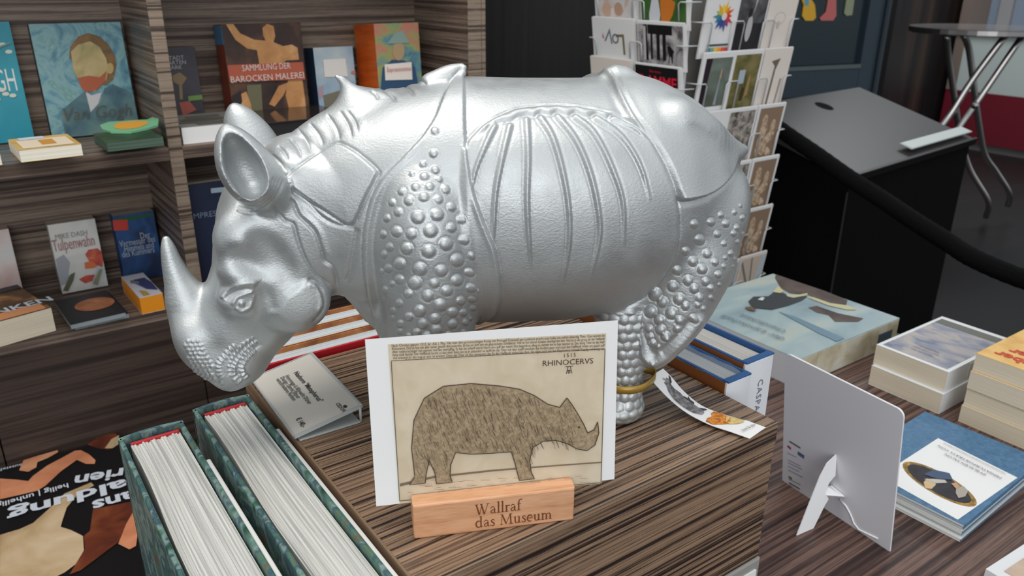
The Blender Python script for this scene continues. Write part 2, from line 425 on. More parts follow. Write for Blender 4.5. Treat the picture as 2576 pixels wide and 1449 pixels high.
# shoulder plate
sh_front = [(1167, 168), (1140, 196), (1118, 232), (1092, 296), (1060, 345), (1000, 408), (960, 450), (935, 497), (918, 560), (912, 620), (915, 690), (925, 750), (942, 805)]
sh_rear = [(1170, 168), (1171, 240), (1172, 320), (1178, 410), (1195, 490), (1220, 560), (1245, 620), (1257, 680), (1258, 735), (1248, 775), (1225, 795), (1190, 815)]
sh_pg = sh_front+[(960, 860), (1190, 860)]+sh_rear[::-1]
I_SHO = plate(sh_pg, 2.4, 7, TOR & (VM[:, 0] > -0.205), 0.0)
groove(sh_front, 1.4, 3.4, TOR, (0.03, 0.05))
groove(sh_rear, 1.5, 3.4, TOR, (0.03, 0.05))
ridge([(x+12, y+4) for x, y in sh_front[4:]], 1.0, 8, TOR)
groove([(x+30, y+6) for x, y in sh_front[6:]], 1.4, 11, TOR, (0.2, 0.1))
ridge([(x-9, y) for x, y in sh_rear[4:-1]], 0.8, 7, TOR)
groove([(1160, 185), (1128, 210), (1105, 250), (1080, 320)], 0.6, 8, TOR)
# neck guard panel
nk = [(724, 440), (760, 412), (800, 385), (845, 360), (870, 366), (905, 388), (951, 430), (945, 452), (925, 490), (905, 535), (893, 560), (877, 567), (855, 556), (820, 533), (780, 508), (727, 470), (716, 455)]
plate(nk, 1.8, 7, TOR, 0.5, 50)
groove(nk+[nk[0]], 1.7, 3.4, TOR, (0.001, 0.001))
groove([(727, 478), (775, 512), (812, 548), (848, 566), (898, 574)], 1.0, 4, TOR)
groove([(898, 574), (893, 610), (884, 660), (880, 690), (868, 712)], 1.2, 6, TOR)
groove([(688, 512), (700, 535), (718, 556), (738, 565), (748, 600), (760, 635), (775, 665), (798, 693), (820, 710), (835, 728)], 1.6, 3.4, TOR)
groove([(720, 486), (738, 510), (750, 540), (775, 565), (795, 590), (808, 630), (815, 655), (836, 672), (846, 700), (848, 722)], 1.6, 3.4, TOR)
ridge([(730, 490), (748, 512), (762, 540), (786, 560), (806, 588), (818, 625), (828, 650)], 0.8, 7, TOR)
# crest and spine folds
for a, b in (((701, 371), (725, 408)), ((731, 352), (760, 400)), ((751, 328), (782, 386)), ((780, 314), (814, 368)), ((825, 292), (856, 355)), ((857, 284), (886, 350)), ((876, 284), (901, 335)), ((684, 393), (720, 436)),
             ((962, 228), (997, 258)), ((1003, 214), (1045, 242)), ((1040, 199), (1074, 216)), ((935, 232), (950, 252))):
    mx, my = (a[0]+b[0])/2+4, (a[1]+b[1])/2-4
    groove([(a[0]-3, a[1]-6), (mx, my), b], 1.1, 3.2, TOR, (0.12, 0.25))
    ridge([(a[0]+12, a[1]-6), (mx+15, my-3), (b[0]+11, b[1]-6)], 0.4, 9, TOR, (0.25, 0.3))
# face
ridge([(556, 752), (572, 732), (598, 718), (625, 712), (648, 713)], 1.2, 6, TOR)
groove([(566, 752), (583, 738), (606, 729), (634, 727)], 0.9, 4, TOR)
ridge([(585, 768), (594, 751), (612, 741), (640, 732)], 1.1, 4, TOR)
ridge([(592, 774), (606, 783), (624, 777), (634, 760), (640, 736)], 0.9, 4, TOR)
stud(608, 763, 9, 0.40, TOR)
groove([(586, 780), (606, 793), (636, 784)], 0.8, 6, TOR)
groove([(645, 712), (672, 740), (690, 785)], 0.8, 14, TOR)
groove([(775, 703), (795, 712), (810, 735), (816, 765), (806, 790), (785, 812)], 1.4, 5, TOR)
ridge([(775, 710), (792, 718), (803, 738), (807, 765), (798, 785)], 0.9, 6, TOR)
plate([(690, 790), (718, 745), (765, 712), (792, 712), (812, 738), (814, 768), (800, 796), (765, 815), (722, 812)], 1.3, 12, TOR)
groove([(645, 850), (610, 880), (585, 915), (578, 950)], 1.3, 6, TOR)
groove([(660, 862), (625, 890), (602, 925), (596, 958)], 0.8, 6, TOR)
def f1(x, y): return (520+x/3.15, 520+y/3.15)
for row, r0, sx in (([(220, 1110), (190, 1130), (165, 1160), (140, 1190), (115, 1215), (100, 1240), (95, 1270), (95, 1300), (103, 1330), (120, 1355)], 5.5, 1),
                ([(370, 1060), (340, 1080), (310, 1100), (285, 1125), (260, 1155), (240, 1185), (222, 1212), (210, 1240), (200, 1270), (200, 1300), (212, 1330), (232, 1360), (258, 1385)], 7.5, 1),
                ([(370, 1140), (345, 1162), (322, 1185), (300, 1210), (285, 1240), (275, 1270), (280, 1300), (292, 1330), (312, 1352)], 6, 1)):
    R_ = [f1(x, y) for x, y in row]
    for i, (X, Y) in enumerate(R_):
        ax_, ay_ = R_[min(i+1, len(R_)-1)]; bx_, by_ = R_[max(i-1, 0)]
        tx_, ty_ = ax_-bx_, ay_-by_; ln = math.hypot(tx_, ty_); nx_, ny_ = -ty_/ln, tx_/ln
        hl = r0*1.35
        ridge([(X-nx_*hl, Y-ny_*hl), (X+nx_*hl, Y+ny_*hl)], 1.5, r0*0.52, TOR, (0.12, 0.12))
        groove([(X+tx_*0.25-nx_*hl, Y+ty_*0.25-ny_*hl), (X+tx_*0.25+nx_*hl, Y+ty_*0.25+ny_*hl)], 0.5, r0*0.3, TOR, (0.2, 0.2))
bd = np.array([(464, 852), (500, 850), (525, 890), (545, 950), (560, 965), (500, 950), (470, 900)], float)
for r in range(12):
    for k in range(9):
        x, y = 455+k*12.0+(r % 2)*6, 848+r*10.5
        i0 = np.array([[x, y]])
        c = False
        for a in range(len(bd)):
            x1, y1 = bd[a]; x2, y2 = bd[(a+1) % len(bd)]
            if (y1 > y) != (y2 > y) and x < (x2-x1)*(y-y1)/(y2-y1)+x1: c = not c
        if c: stud(x, y, 6.2, 0.5, TOR)
# folds round the ear root
for k in range(4):
    o_ = 9*k
    groove([(598-o_*0.3, 500+o_), (640, 508+o_), (676+o_*0.6, 486+o_*0.5), (690+o_, 440+o_*0.2)], 0.9, 3.2, ear_d < 0.008)
# --- studs
S1 = [(700,25,32),(620,108,28),(540,182,22),(708,150,33),(628,203,32),(733,222,28),(567,282,30),(662,278,32),(777,298,34),(470,314,28),(400,393,27),(522,382,34),(623,356,35),(724,373,32),(445,463,30),(362,508,28),(583,502,46),(715,485,44),(818,427,33),(887,517,32),(333,627,28),(434,607,36),(538,625,37),(670,602,46),(818,580,34),(900,668,32),(780,700,44),(383,722,28),(507,732,40),(660,752,44),(340,777,26),(455,845,40),(860,820,44),(953,780,27),(372,880,30),(318,900,20),(597,885,45),(749,898,40),(940,910,30),(454,963,32),(563,990,46),(700,993,33),(860,973,40),(403,1000,20),(350,1045,25),(515,1073,30),(653,1087,38),(788,1050,36),(952,1030,30),(995,1040,16),(887,1127,32),(960,1115,24),(743,1157,42),(452,1143,28),(335,1110,18),(595,1200,42),(520,1245,32),(407,1200,24),(830,1213,36),(905,1217,28),(968,1185,20),(705,1260,38),(403,1253,20),(460,1300,28),(618,1300,36),(830,1303,32),(918,1292,24),(715,1345,36),(575,1365,30),(955,1265,16),(458,1355,24),(520,1390,24),(648,1395,36),(800,1390,30),(905,1370,22),(560,1450,30),(720,1450,32),(860,1450,28)]
for x, y, r in S1: stud(860+x/3.019, 380+y/3.019, r/3.019*1.03, 0.46, TOR)
stud(1095, 333, 10, 0.45, TOR)
S2 = [(930,280,22),(860,330,28),(745,345,30),(965,340,26),(780,455,36),(903,415,24),(952,480,20),(1020,410,22),(1042,370,22),(1080,300,20),(1025,260,18),(1065,215,14),(685,535,30),(832,550,32),(1000,550,22),(1048,470,18),(1085,415,16),(1065,490,14),(733,605,34),(888,610,26),(1060,555,14),(1030,590,14),(1015,640,12),(623,670,32),(797,660,34),(912,697,26),(700,740,35),(822,748,28),(592,780,38),(742,798,32),(860,793,24),(920,770,16),(470,838,46),(520,890,38),(637,870,40),(778,862,30),(860,860,20),(436,955,45),(583,970,42),(680,918,28),(768,910,24),(808,937,20),(880,875,14),(497,1015,36),(640,1022,32),(735,1005,28),(425,1078,28),(508,1085,36),(628,1075,34),(430,1133,28),(540,1130,34),(555,1150,22),(445,1180,30),(490,1205,18),(950,640,18),(960,580,16)]
for x, y, r in S2: stud(1480+x/2.786, 440+y/2.786, r/2.786*0.95, 0.62, TOR & (VM[:, 0] > -0.03))
# rim of the haunch plate
HA = TOR & (VM[:, 0] > -0.02)
ridge([(1586, 778), (1594, 820), (1605, 862), (1620, 895), (1642, 916)], 3.0, 9, HA, (0.1, 0.01))
ridge([(1642, 918), (1676, 900), (1700, 876), (1728, 848), (1752, 818), (1772, 790)], 3.0, 11, HA, (0.01, 0.1))
groove([(1604, 775), (1612, 818), (1624, 856), (1640, 885), (1655, 893)], 1.2, 8, HA)
groove([(1660, 890), (1690, 862), (1715, 835), (1742, 800)], 1.2, 8, HA)
# scales on the legs
sw = np.arctan2(RVt[:, 2]-np.where(RVt[:, 2] > 0, 0.043, -0.043), RVt[:, 0]-np.where(RVt[:, 0] < -0.08, -0.149, np.where(RVt[:, 2] > 0, -0.005, 0.026)))
row = RVt[:, 1]/0.0070
ri = np.floor(row); fr = row-ri
cl = sw/(2*np.pi)*14+0.5*(ri % 2); fc = cl-np.floor(cl)-0.5
sc = np.clip(1-((fc*1.9)**2+((fr-0.45)*1.9)**2), 0, 1)**0.7
wt = LEG*np.clip(RVt[:, 1]/0.006, 0, 1)
D += wt*sc*1.05
D = np.clip(D, -3.5, 9.0)
RP2 = RVt+RN*D[:, None]*0.001
RP2[:, 1] = np.where(RVt[:, 1] < 0.0012, np.maximum(RVt[:, 1], 0.0002), RP2[:, 1])
RP2[:, 1] = np.maximum(RP2[:, 1], 0.0002)
RN2 = vert_normals(RP2, RQ)

# --- parts of the one cast figure, cut from the same skin with its shading kept
def part_labels():
    L = np.zeros(len(RVt), np.int8)
    nearside = RVt[:, 2] >= 0
    names = ['body']
    def put(name, mask):
        if not mask.any(): return
        names.append(name); L[mask] = len(names)-1
    def mk(ii):
        m = np.zeros(len(RVt), bool); m[ii] = True; return m
    rib = mk(I_RIB) & TOR & (PXY[:, 1] < 812) & (RVt[:, 0] > -0.14); sho = mk(I_SHO) & TOR & (RVt[:, 0] > -0.20); rump = mk(I_RUMP) & TOR & ~rib
    hau = TOR & (PXY[:, 1] > 500) & (RVt[:, 0] > -0.03) & ~rib & ~rump
    hp = np.array([(1712, 507), (1690, 665), (1610, 756), (1584, 772), (1600, 880), (1640, 935), (1780, 820), (1960, 600), (1900, 420), (1840, 450)], float)
    ii = np.nonzero(hau)[0]; hau = mk(ii[inside(ii, hp)])
    for sd in (True, False):
        s_ = nearside == sd
        put('rib_plate', rib & s_); put('shoulder_plate', sho & ~rib & s_); put('haunch_plate', hau & s_); put('ear', EAR & s_)
        put('leg', LEGF & s_); put('leg', (HIND_N if sd else HIND_F) & s_)
        ey_ = s_ & TOR & (np.hypot((PXY[:, 0]-607)/1.25, PXY[:, 1]-762) < 12) & (RVt[:, 0] < -0.24)
        put('eye', ey_)
    sf = np.array(sh_front); hx = np.interp(PXY[:, 1], sf[:, 1], sf[:, 0])
    put('head', (L == 0) & (PXY[:, 0] < hx+6) & (RVt[:, 0] < -0.11) & ~sho)
    put('saddle', (L == 0) & (RVt[:, 1] > 0.15) & (RVt[:, 0] > -0.15) & (RVt[:, 0] < 0.03) & ~rump)
    put('rump', (L == 0) & (RVt[:, 0] > 0.03) & (RVt[:, 1] > 0.10) & ~rump)
    put('rump_plate', rump)
    put('horn', (horn_d < 0.0016) & (PXY[:, 1] < 795) & (RVt[:, 0] < -0.295))
    put('dorsal_horn', chain_d([PR(890, 245, 0.0, 0.0068), PR(871, 216, 0.0, 0.0036), PR(847, 193, 0.0, 0.0013)], RVt) < 0.0014)
    return L, names
# ------------------------------------------------------------------ helpers
EYE = np.array([0, 0, CZ])
def w_ray(px, py):
    return CAM @ np.array([(px-1288.0)/FPX, (py-724.5)/FPX, 1.0])
def az(px, py, z):
    d = w_ray(px, py); return EYE+d*((z-CZ)/d[2])
def ay(px, py, y):
    d = w_ray(px, py); return EYE+d*(y/d[1])
def ax(px, py, x):
    d = w_ray(px, py); return EYE+d*(x/d[0])
def apl(px, py, p, n):
    d = w_ray(px, py); return EYE+d*(((np.array(p)-EYE)@np.array(n))/(d@np.array(n)))
def unit(v):
    v = np.array(v, float); return v/np.linalg.norm(v)

def mat(name, color, rough=0.5, metal=0.0, spec=0.5, **kw):
    m = bpy.data.materials.new(name); m.use_nodes = True
    b = m.node_tree.nodes['Principled BSDF']
    b.inputs['Base Color'].default_value = (*color, 1)
    b.inputs['Roughness'].default_value = rough
    b.inputs['Metallic'].default_value = metal
    b.inputs['Specular IOR Level'].default_value = spec
    for k, v in kw.items(): b.inputs[k].default_value = v
    return m
def srgb(r, g, b):
    f = lambda c: (c/255/12.92) if c/255 <= 0.04045 else ((c/255+0.055)/1.055)**2.4
    return (f(r), f(g), f(b))
_mc = {}
def col(r, g, b, rough=0.45, name=None):
    k = (r, g, b, rough)
    if k not in _mc: _mc[k] = mat(name or 'ink %d %d %d' % (r, g, b), srgb(r, g, b), rough)
    return _mc[k]
def nodes(m):
    return m.node_tree.nodes, m.node_tree.links, m.node_tree.nodes['Principled BSDF']
def coords(n, l, scale, rot=(0, 0, 0)):
    tc = n.new('ShaderNodeTexCoord'); mp = n.new('ShaderNodeMapping')
    mp.inputs['Scale'].default_value = scale; mp.inputs['Rotation'].default_value = rot
    l.new(tc.outputs['Object'], mp.inputs[0]); return mp
def noise(n, l, vec, scale, detail=3, rough=0.55):
    t = n.new('ShaderNodeTexNoise'); t.inputs['Scale'].default_value = scale
    t.inputs['Detail'].default_value = detail; t.inputs['Roughness'].default_value = rough
    l.new(vec.outputs[0], t.inputs['Vector']); return t
def ramp(n, l, fac, stops, interp='LINEAR'):
    r = n.new('ShaderNodeValToRGB'); r.color_ramp.interpolation = interp
    e = r.color_ramp.elements
    while len(e) < len(stops): e.new(0.5)
    for i, (p, c) in enumerate(stops):
        e[i].position = p; e[i].color = (*c, 1)
    l.new(fac, r.inputs[0]); return r
def painted(name, stops, scale=18, stretch=(1, 1, 1), detail=4, rough=0.5, dist=0.6):
    """printed picture: soft patches of a few inks"""
    m = mat(name, (1, 1, 1), rough); n, l, b = nodes(m)
    mp = coords(n, l, stretch)
    t = noise(n, l, mp, scale, detail); t.inputs['Distortion'].default_value = dist
    r = ramp(n, l, t.outputs[0], stops); l.new(r.outputs[0], b.inputs['Base Color'])
    return m
def zebrano(name, grain, stops, fine=1.0, rough=0.42, bump=0.15):
    """streaked laminate, grain along x, y or z of the object"""
    m = mat(name, (0.1, 0.1, 0.1), rough, spec=0.4); n, l, b = nodes(m)
    sc = [62*fine]*3; sc['xyz'.index(grain)] = 1.3
    mp = coords(n, l, sc)
    t1 = noise(n, l, mp, 1.0, 2.0, 0.5)
    sc2 = [190*fine]*3; sc2['xyz'.index(grain)] = 4.0
    mp2 = coords(n, l, sc2); t2 = noise(n, l, mp2, 1.0, 2.0, 0.6)
    sc3 = [900]*3; sc3['xyz'.index(grain)] = 60
    mp3 = coords(n, l, sc3); t3 = noise(n, l, mp3, 1.0, 1.0, 0.5)
    mx = n.new('ShaderNodeMath'); mx.operation = 'MULTIPLY_ADD'; mx.inputs[1].default_value = 0.62
    l.new(t1.outputs[0], mx.inputs[0])
    m2 = n.new('ShaderNodeMath'); m2.operation = 'MULTIPLY'; m2.inputs[1].default_value = 0.30
    l.new(t2.outputs[0], m2.inputs[0]); l.new(m2.outputs[0], mx.inputs[2])
    m3 = n.new('ShaderNodeMath'); m3.operation = 'MULTIPLY_ADD'; m3.inputs[1].default_value = 0.08
    l.new(t3.outputs[0], m3.inputs[0]); l.new(mx.outputs[0], m3.inputs[2])
    r = ramp(n, l, m3.outputs[0], stops); l.new(r.outputs[0], b.inputs['Base Color'])
    bp = n.new('ShaderNodeBump'); bp.inputs['Strength'].default_value = bump; bp.inputs['Distance'].default_value = 0.0006
    l.new(m3.outputs[0], bp.inputs['Height']); l.new(bp.outputs[0], b.inputs['Normal'])
    return m
Z_PL = [(0.36, srgb(30, 24, 22)), (0.43, srgb(44, 34, 30)), (0.46, srgb(92, 73, 60)), (0.51, srgb(134, 109, 88)), (0.57, srgb(156, 130, 106)), (0.60, srgb(98, 78, 64)), (0.66, srgb(52, 41, 36))]
Z_TB = [(0.36, srgb(42, 29, 27)), (0.44, srgb(60, 43, 39)), (0.51, srgb(92, 69, 61)), (0.58, srgb(124, 98, 87)), (0.66, srgb(64, 46, 42))]
Z_BC = [(0.34, srgb(54, 43, 39)), (0.43, srgb(80, 66, 59)), (0.50, srgb(112, 96, 86)), (0.57, srgb(146, 130, 116)), (0.63, srgb(100, 86, 77)), (0.70, srgb(70, 57, 51))]
Z_ED = [(0.36, srgb(58, 48, 44)), (0.43, srgb(78, 66, 58)), (0.47, srgb(130, 114, 100)), (0.58, srgb(150, 134, 118)), (0.63, srgb(84, 72, 66))]
M = {}
M['pl_x'] = zebrano('plinth wood', 'x', Z_PL, 4.0, 0.40); M['pl_y'] = zebrano('plinth wood side', 'y', Z_PL, 4.0, 0.40)
M['pl_edge'] = zebrano('plinth edge band', 'y', [(0.35, srgb(74, 56, 44)), (0.5, srgb(126, 102, 80)), (0.65, srgb(150, 124, 98))], 1.6)
M['tb_x'] = zebrano('table wood', 'x', Z_TB, 2.2, 0.45); M['tb_y'] = zebrano('table edge wood', 'y', Z_TB, 2.2, 0.45)
M['bc_x'] = zebrano('bookcase wood', 'x', Z_BC, 1.7, 0.38); M['bc_y'] = zebrano('bookcase wood deep', 'y', Z_BC, 1.7, 0.38)
M['bc_ed'] = zebrano('bookcase edge', 'x', Z_ED, 2.6, 0.4)
M['bc_low'] = zebrano('bookcase base wood', 'x', [(0.32, srgb(36, 28, 26)), (0.45, srgb(56, 45, 40)), (0.55, srgb(78, 65, 58)), (0.68, srgb(50, 40, 36))], 1.1, 0.45)
M['white'] = mat('white card', srgb(236, 236, 236), 0.45)
M['paper'] = mat('white paper', srgb(222, 221, 218), 0.6)
M['black'] = mat('black gloss', srgb(16, 16, 18), 0.35)
M['blackm'] = mat('matt black', srgb(5, 5, 6), 0.8, spec=0.12)
M['chrome'] = mat('brushed steel tube', (0.52, 0.50, 0.50), 0.28, 1.0)
M['wire'] = mat('white coated wire', srgb(196, 198, 200), 0.35)
def pages_mat(name, base, dark, axis, freq=1800):
    m = mat(name, srgb(*base), 0.75); n, l, b = nodes(m)
    sc = [6, 6, 6]; sc['xyz'.index(axis)] = freq
    mp = coords(n, l, sc); t = noise(n, l, mp, 1.0, 2, 0.6)
    r = ramp(n, l, t.outputs[0], [(0.36, srgb(*dark)), (0.56, srgb(*base))]); l.new(r.outputs[0], b.inputs['Base Color'])
    return m
M['pg_white'] = pages_mat('page edges white', (216, 216, 212), (194, 195, 194), 'z')
M['pg_cream'] = pages_mat('page edges cream', (214, 203, 182), (196, 184, 163), 'z')
M['pg_grey'] = pages_mat('page edges grey', (196, 201, 202), (160, 166, 168), 'z')
M['pg_gilt'] = pages_mat('page edges pale', (244, 240, 226), (228, 220, 200), 'z')

def mesh_obj(name, bm, mats, parent=None, smooth=False, M4=None):
    me = bpy.data.meshes.new(name)
    if M4 is not None: bmesh.ops.transform(bm, matrix=M4, verts=bm.verts)
    bm.normal_update(); bm.to_mesh(me); bm.free()
    o = bpy.data.objects.new(name, me); COL.objects.link(o)
    for m in (mats if isinstance(mats, (list, tuple)) else [mats]): me.materials.append(m)
    if smooth:
        for p in me.polygons: p.use_smooth = True
    if parent is not None: o.parent = parent
    return o
def label(o, text, cat, group=None):
    o['label'] = text; o['category'] = cat
    if group: o['group'] = group
    return o
def thing(name, text, cat, loc=(0, 0, 0), rot=None, group=None):
    o = bpy.data.objects.new(name, None); COL.objects.link(o)
    o.empty_display_size = 0.02
    if rot is not None:
        m4 = Matrix.Identity(4)
        for i in range(3):
            for j in range(3): m4[i][j] = rot[j][i]
        m4.translation = Vector(loc); o.matrix_world = m4
    else:
        o.location = loc
    return label(o, text, cat, group)
def struct(o):
    o['kind'] = 'structure'; return o
def bx(bm, lo, hi, bev=0.0, mi=0):
    lo = np.minimum(lo, hi).astype(float) if True else lo
    r = bmesh.ops.create_cube(bm, size=1.0)
    vs = r['verts']
    c = (np.array(lo)+np.array(hi))/2; s = np.abs(np.array(hi)-np.array(lo))
    lo2 = c-s/2
    for v in vs: v.co = Vector((c[0]+v.co.x*s[0], c[1]+v.co.y*s[1], c[2]+v.co.z*s[2]))
    fs = list({f for v in vs for f in v.link_faces})
    for f in fs: f.material_index = mi
    if bev > 0:
        es = list({e for v in vs for e in v.link_edges})
        r2 = bmesh.ops.bevel(bm, geom=es, offset=bev, segments=2, profile=0.5, affect='EDGES')
        for f in r2['faces']: f.material_index = mi
    return bm
def box(name, lo, hi, m, parent=None, bev=0.0, M4=None):
    a = np.array(lo, float); b = np.array(hi, float)
    bm = bmesh.new(); bx(bm, np.minimum(a, b), np.maximum(a, b), bev)
    return mesh_obj(name, bm, m, parent, False, M4)
def tube(bm, pts, r, seg=10, caps=True, mi=0):
    pts = [np.array(p, float) for p in pts]
    rr = r if isinstance(r, (list, tuple)) else [r]*len(pts)
    rings = []; up = None
    for i, p in enumerate(pts):
        t = unit((pts[min(i+1, len(pts)-1)]-pts[max(i-1, 0)]))
        if up is None:
            up = np.array([0, 0, 1.0]) if abs(t[2]) < 0.9 else np.array([1.0, 0, 0])
        s = unit(np.cross(t, up)); up = np.cross(s, t)
        rings.append([bm.verts.new(Vector(p+rr[i]*(math.cos(a)*s+math.sin(a)*up))) for a in [2*math.pi*k/seg for k in range(seg)]])
    for A, B in zip(rings[:-1], rings[1:]):
        for k in range(seg):
            f = bm.faces.new((A[k], A[(k+1) % seg], B[(k+1) % seg], B[k])); f.smooth = True; f.material_index = mi
    if caps:
        bm.faces.new(rings[0][::-1]).material_index = mi; bm.faces.new(rings[-1]).material_index = mi
def tube_obj(name, pts, r, m, parent=None, seg=10):
    bm = bmesh.new(); tube(bm, pts, r, seg); return mesh_obj(name, bm, m, parent)
def cat_rom(pts, n=8):
    p = [np.array(q, float) for q in pts]
    e = [2*p[0]-p[1]]+p+[2*p[-1]-p[-2]]; out = []
    for i in range(1, len(e)-2):
        a, b, c, d = e[i-1:i+3]
        for k in range(n):
            t = k/n
            out.append(0.5*((2*b)+(-a+c)*t+(2*a-5*b+4*c-d)*t*t+(-a+3*b-3*c+d)*t**3))
    out.append(p[-1]); return out
_HOST = ('cover', 'card', 'card_front', 'panel', 'wood_block', 'sign_card', 'paper_strip', 'price_card')
def host(parent):
    """print and lettering belong to the cover or card they are printed on"""
    if parent is not None and parent.parent is None:
        for ch in parent.children:
            if ch.name.split('.')[0] in _HOST: return ch
    return parent
def decal(name, polys, parent=None, base=0.0004, step=0.00025, frame=None):
    """printed flat shapes in x-y of the parent, stacked a hair apart"""
    bm = bmesh.new(); mats = []
    for i, (m, pts) in enumerate(polys):
        if m not in mats: mats.append(m)
        vs = [bm.verts.new((p[0], p[1], base+i*step)) for p in pts]
        try: f = bm.faces.new(vs)
        except ValueError: continue
        f.normal_update()
        if f.normal.z < 0: f.normal_flip()
        f.material_index = mats.index(m)
    bmesh.ops.triangulate(bm, faces=[f for f in bm.faces if len(f.verts) > 4])
    return mesh_obj(name, bm, mats, host(parent), False, frame)
def ell_pts(cx_, cy_, rx, ry, n=22, rot=0.0):
    c, s = math.cos(rot), math.sin(rot)
    return [(cx_+rx*math.cos(t)*c-ry*math.sin(t)*s, cy_+rx*math.cos(t)*s+ry*math.sin(t)*c) for t in [2*math.pi*k/n for k in range(n)]]
def rect(x0, y0, x1, y1):
    return [(x0, y0), (x1, y0), (x1, y1), (x0, y1)]
def frame4(o, x, y, z=None):
    x = np.array(x, float); y = np.array(y, float)
    z = np.cross(x, y) if z is None else np.array(z, float)
    m = Matrix.Identity(4)
    for i in range(3):
        m[i][0] = x[i]; m[i][1] = y[i]; m[i][2] = z[i]
    m.translation = Vector(o); return m
def rm(x, y):
    x = unit(x); z = unit(np.cross(x, y)); y = np.cross(z, x)
    return [x, y, z]
def text(name, s, size, at, m, parent=None, align='CENTER', rot=0.0, z=0.0012, frame=None, shear=0.0, width=None, spacing=1.0, bold=0.0, line=1.0):
    cu = bpy.data.curves.new(name, 'FONT'); cu.body = s; cu.size = size; cu.align_x = align; cu.align_y = 'CENTER'
    cu.shear = shear; cu.space_character = spacing; cu.resolution_u = 2; cu.offset = bold; cu.space_line = line
    to = bpy.data.objects.new(name, cu); COL.objects.link(to)
    me = bpy.data.meshes.new_from_object(to.evaluated_get(bpy.context.evaluated_depsgraph_get()))
    bpy.data.objects.remove(to); bpy.data.curves.remove(cu)
    if width and len(me.vertices):
        xs = [v.co.x for v in me.vertices]; k = width/max(max(xs)-min(xs), 1e-6)
        for v in me.vertices: v.co.x *= k
    me.transform(Matrix.Translation((at[0], at[1], z))@Matrix.Rotation(rot, 4, 'Z'))
    if frame is not None: me.transform(frame)
    me.materials.clear(); me.materials.append(m); me.name = name
    o = bpy.data.objects.new(name, me); COL.objects.link(o)
    if parent is not None: o.parent = host(parent)
    return o
def book(name, text_, cat, w, h, t, cover, pages, loc, ex, ey, hard=True, group=None, spine=None, over=None, back=None, rounded=False):
    """x from spine to fore-edge, y up the page, z through the thickness (front cover on top)"""
    R = rm(ex, ey)
    b = thing(name, text_, cat, loc, R, group)
    ct = 0.0026 if hard else 0.0006
    ov = (0.003 if hard else 0.0002) if over is None else over
    bm = bmesh.new()
    bx(bm, (0, 0, t-ct), (w, h, t), ct*0.35)
    bx(bm, (0, 0, 0), (w, h, ct), ct*0.35)
    o = mesh_obj('cover', bm, [cover], b)
    bm = bmesh.new(); bx(bm, (0, 0, ct*0.5), (ct, h, t-ct*0.5), ct*0.35)
    mesh_obj('spine', bm, [spine or cover], b)
    bm = bmesh.new(); bx(bm, (ct*0.9, ov, ct*0.98), (w-ov, h-ov, t-ct*0.98))
    mesh_obj('pages', bm, [pages], b)
    return b
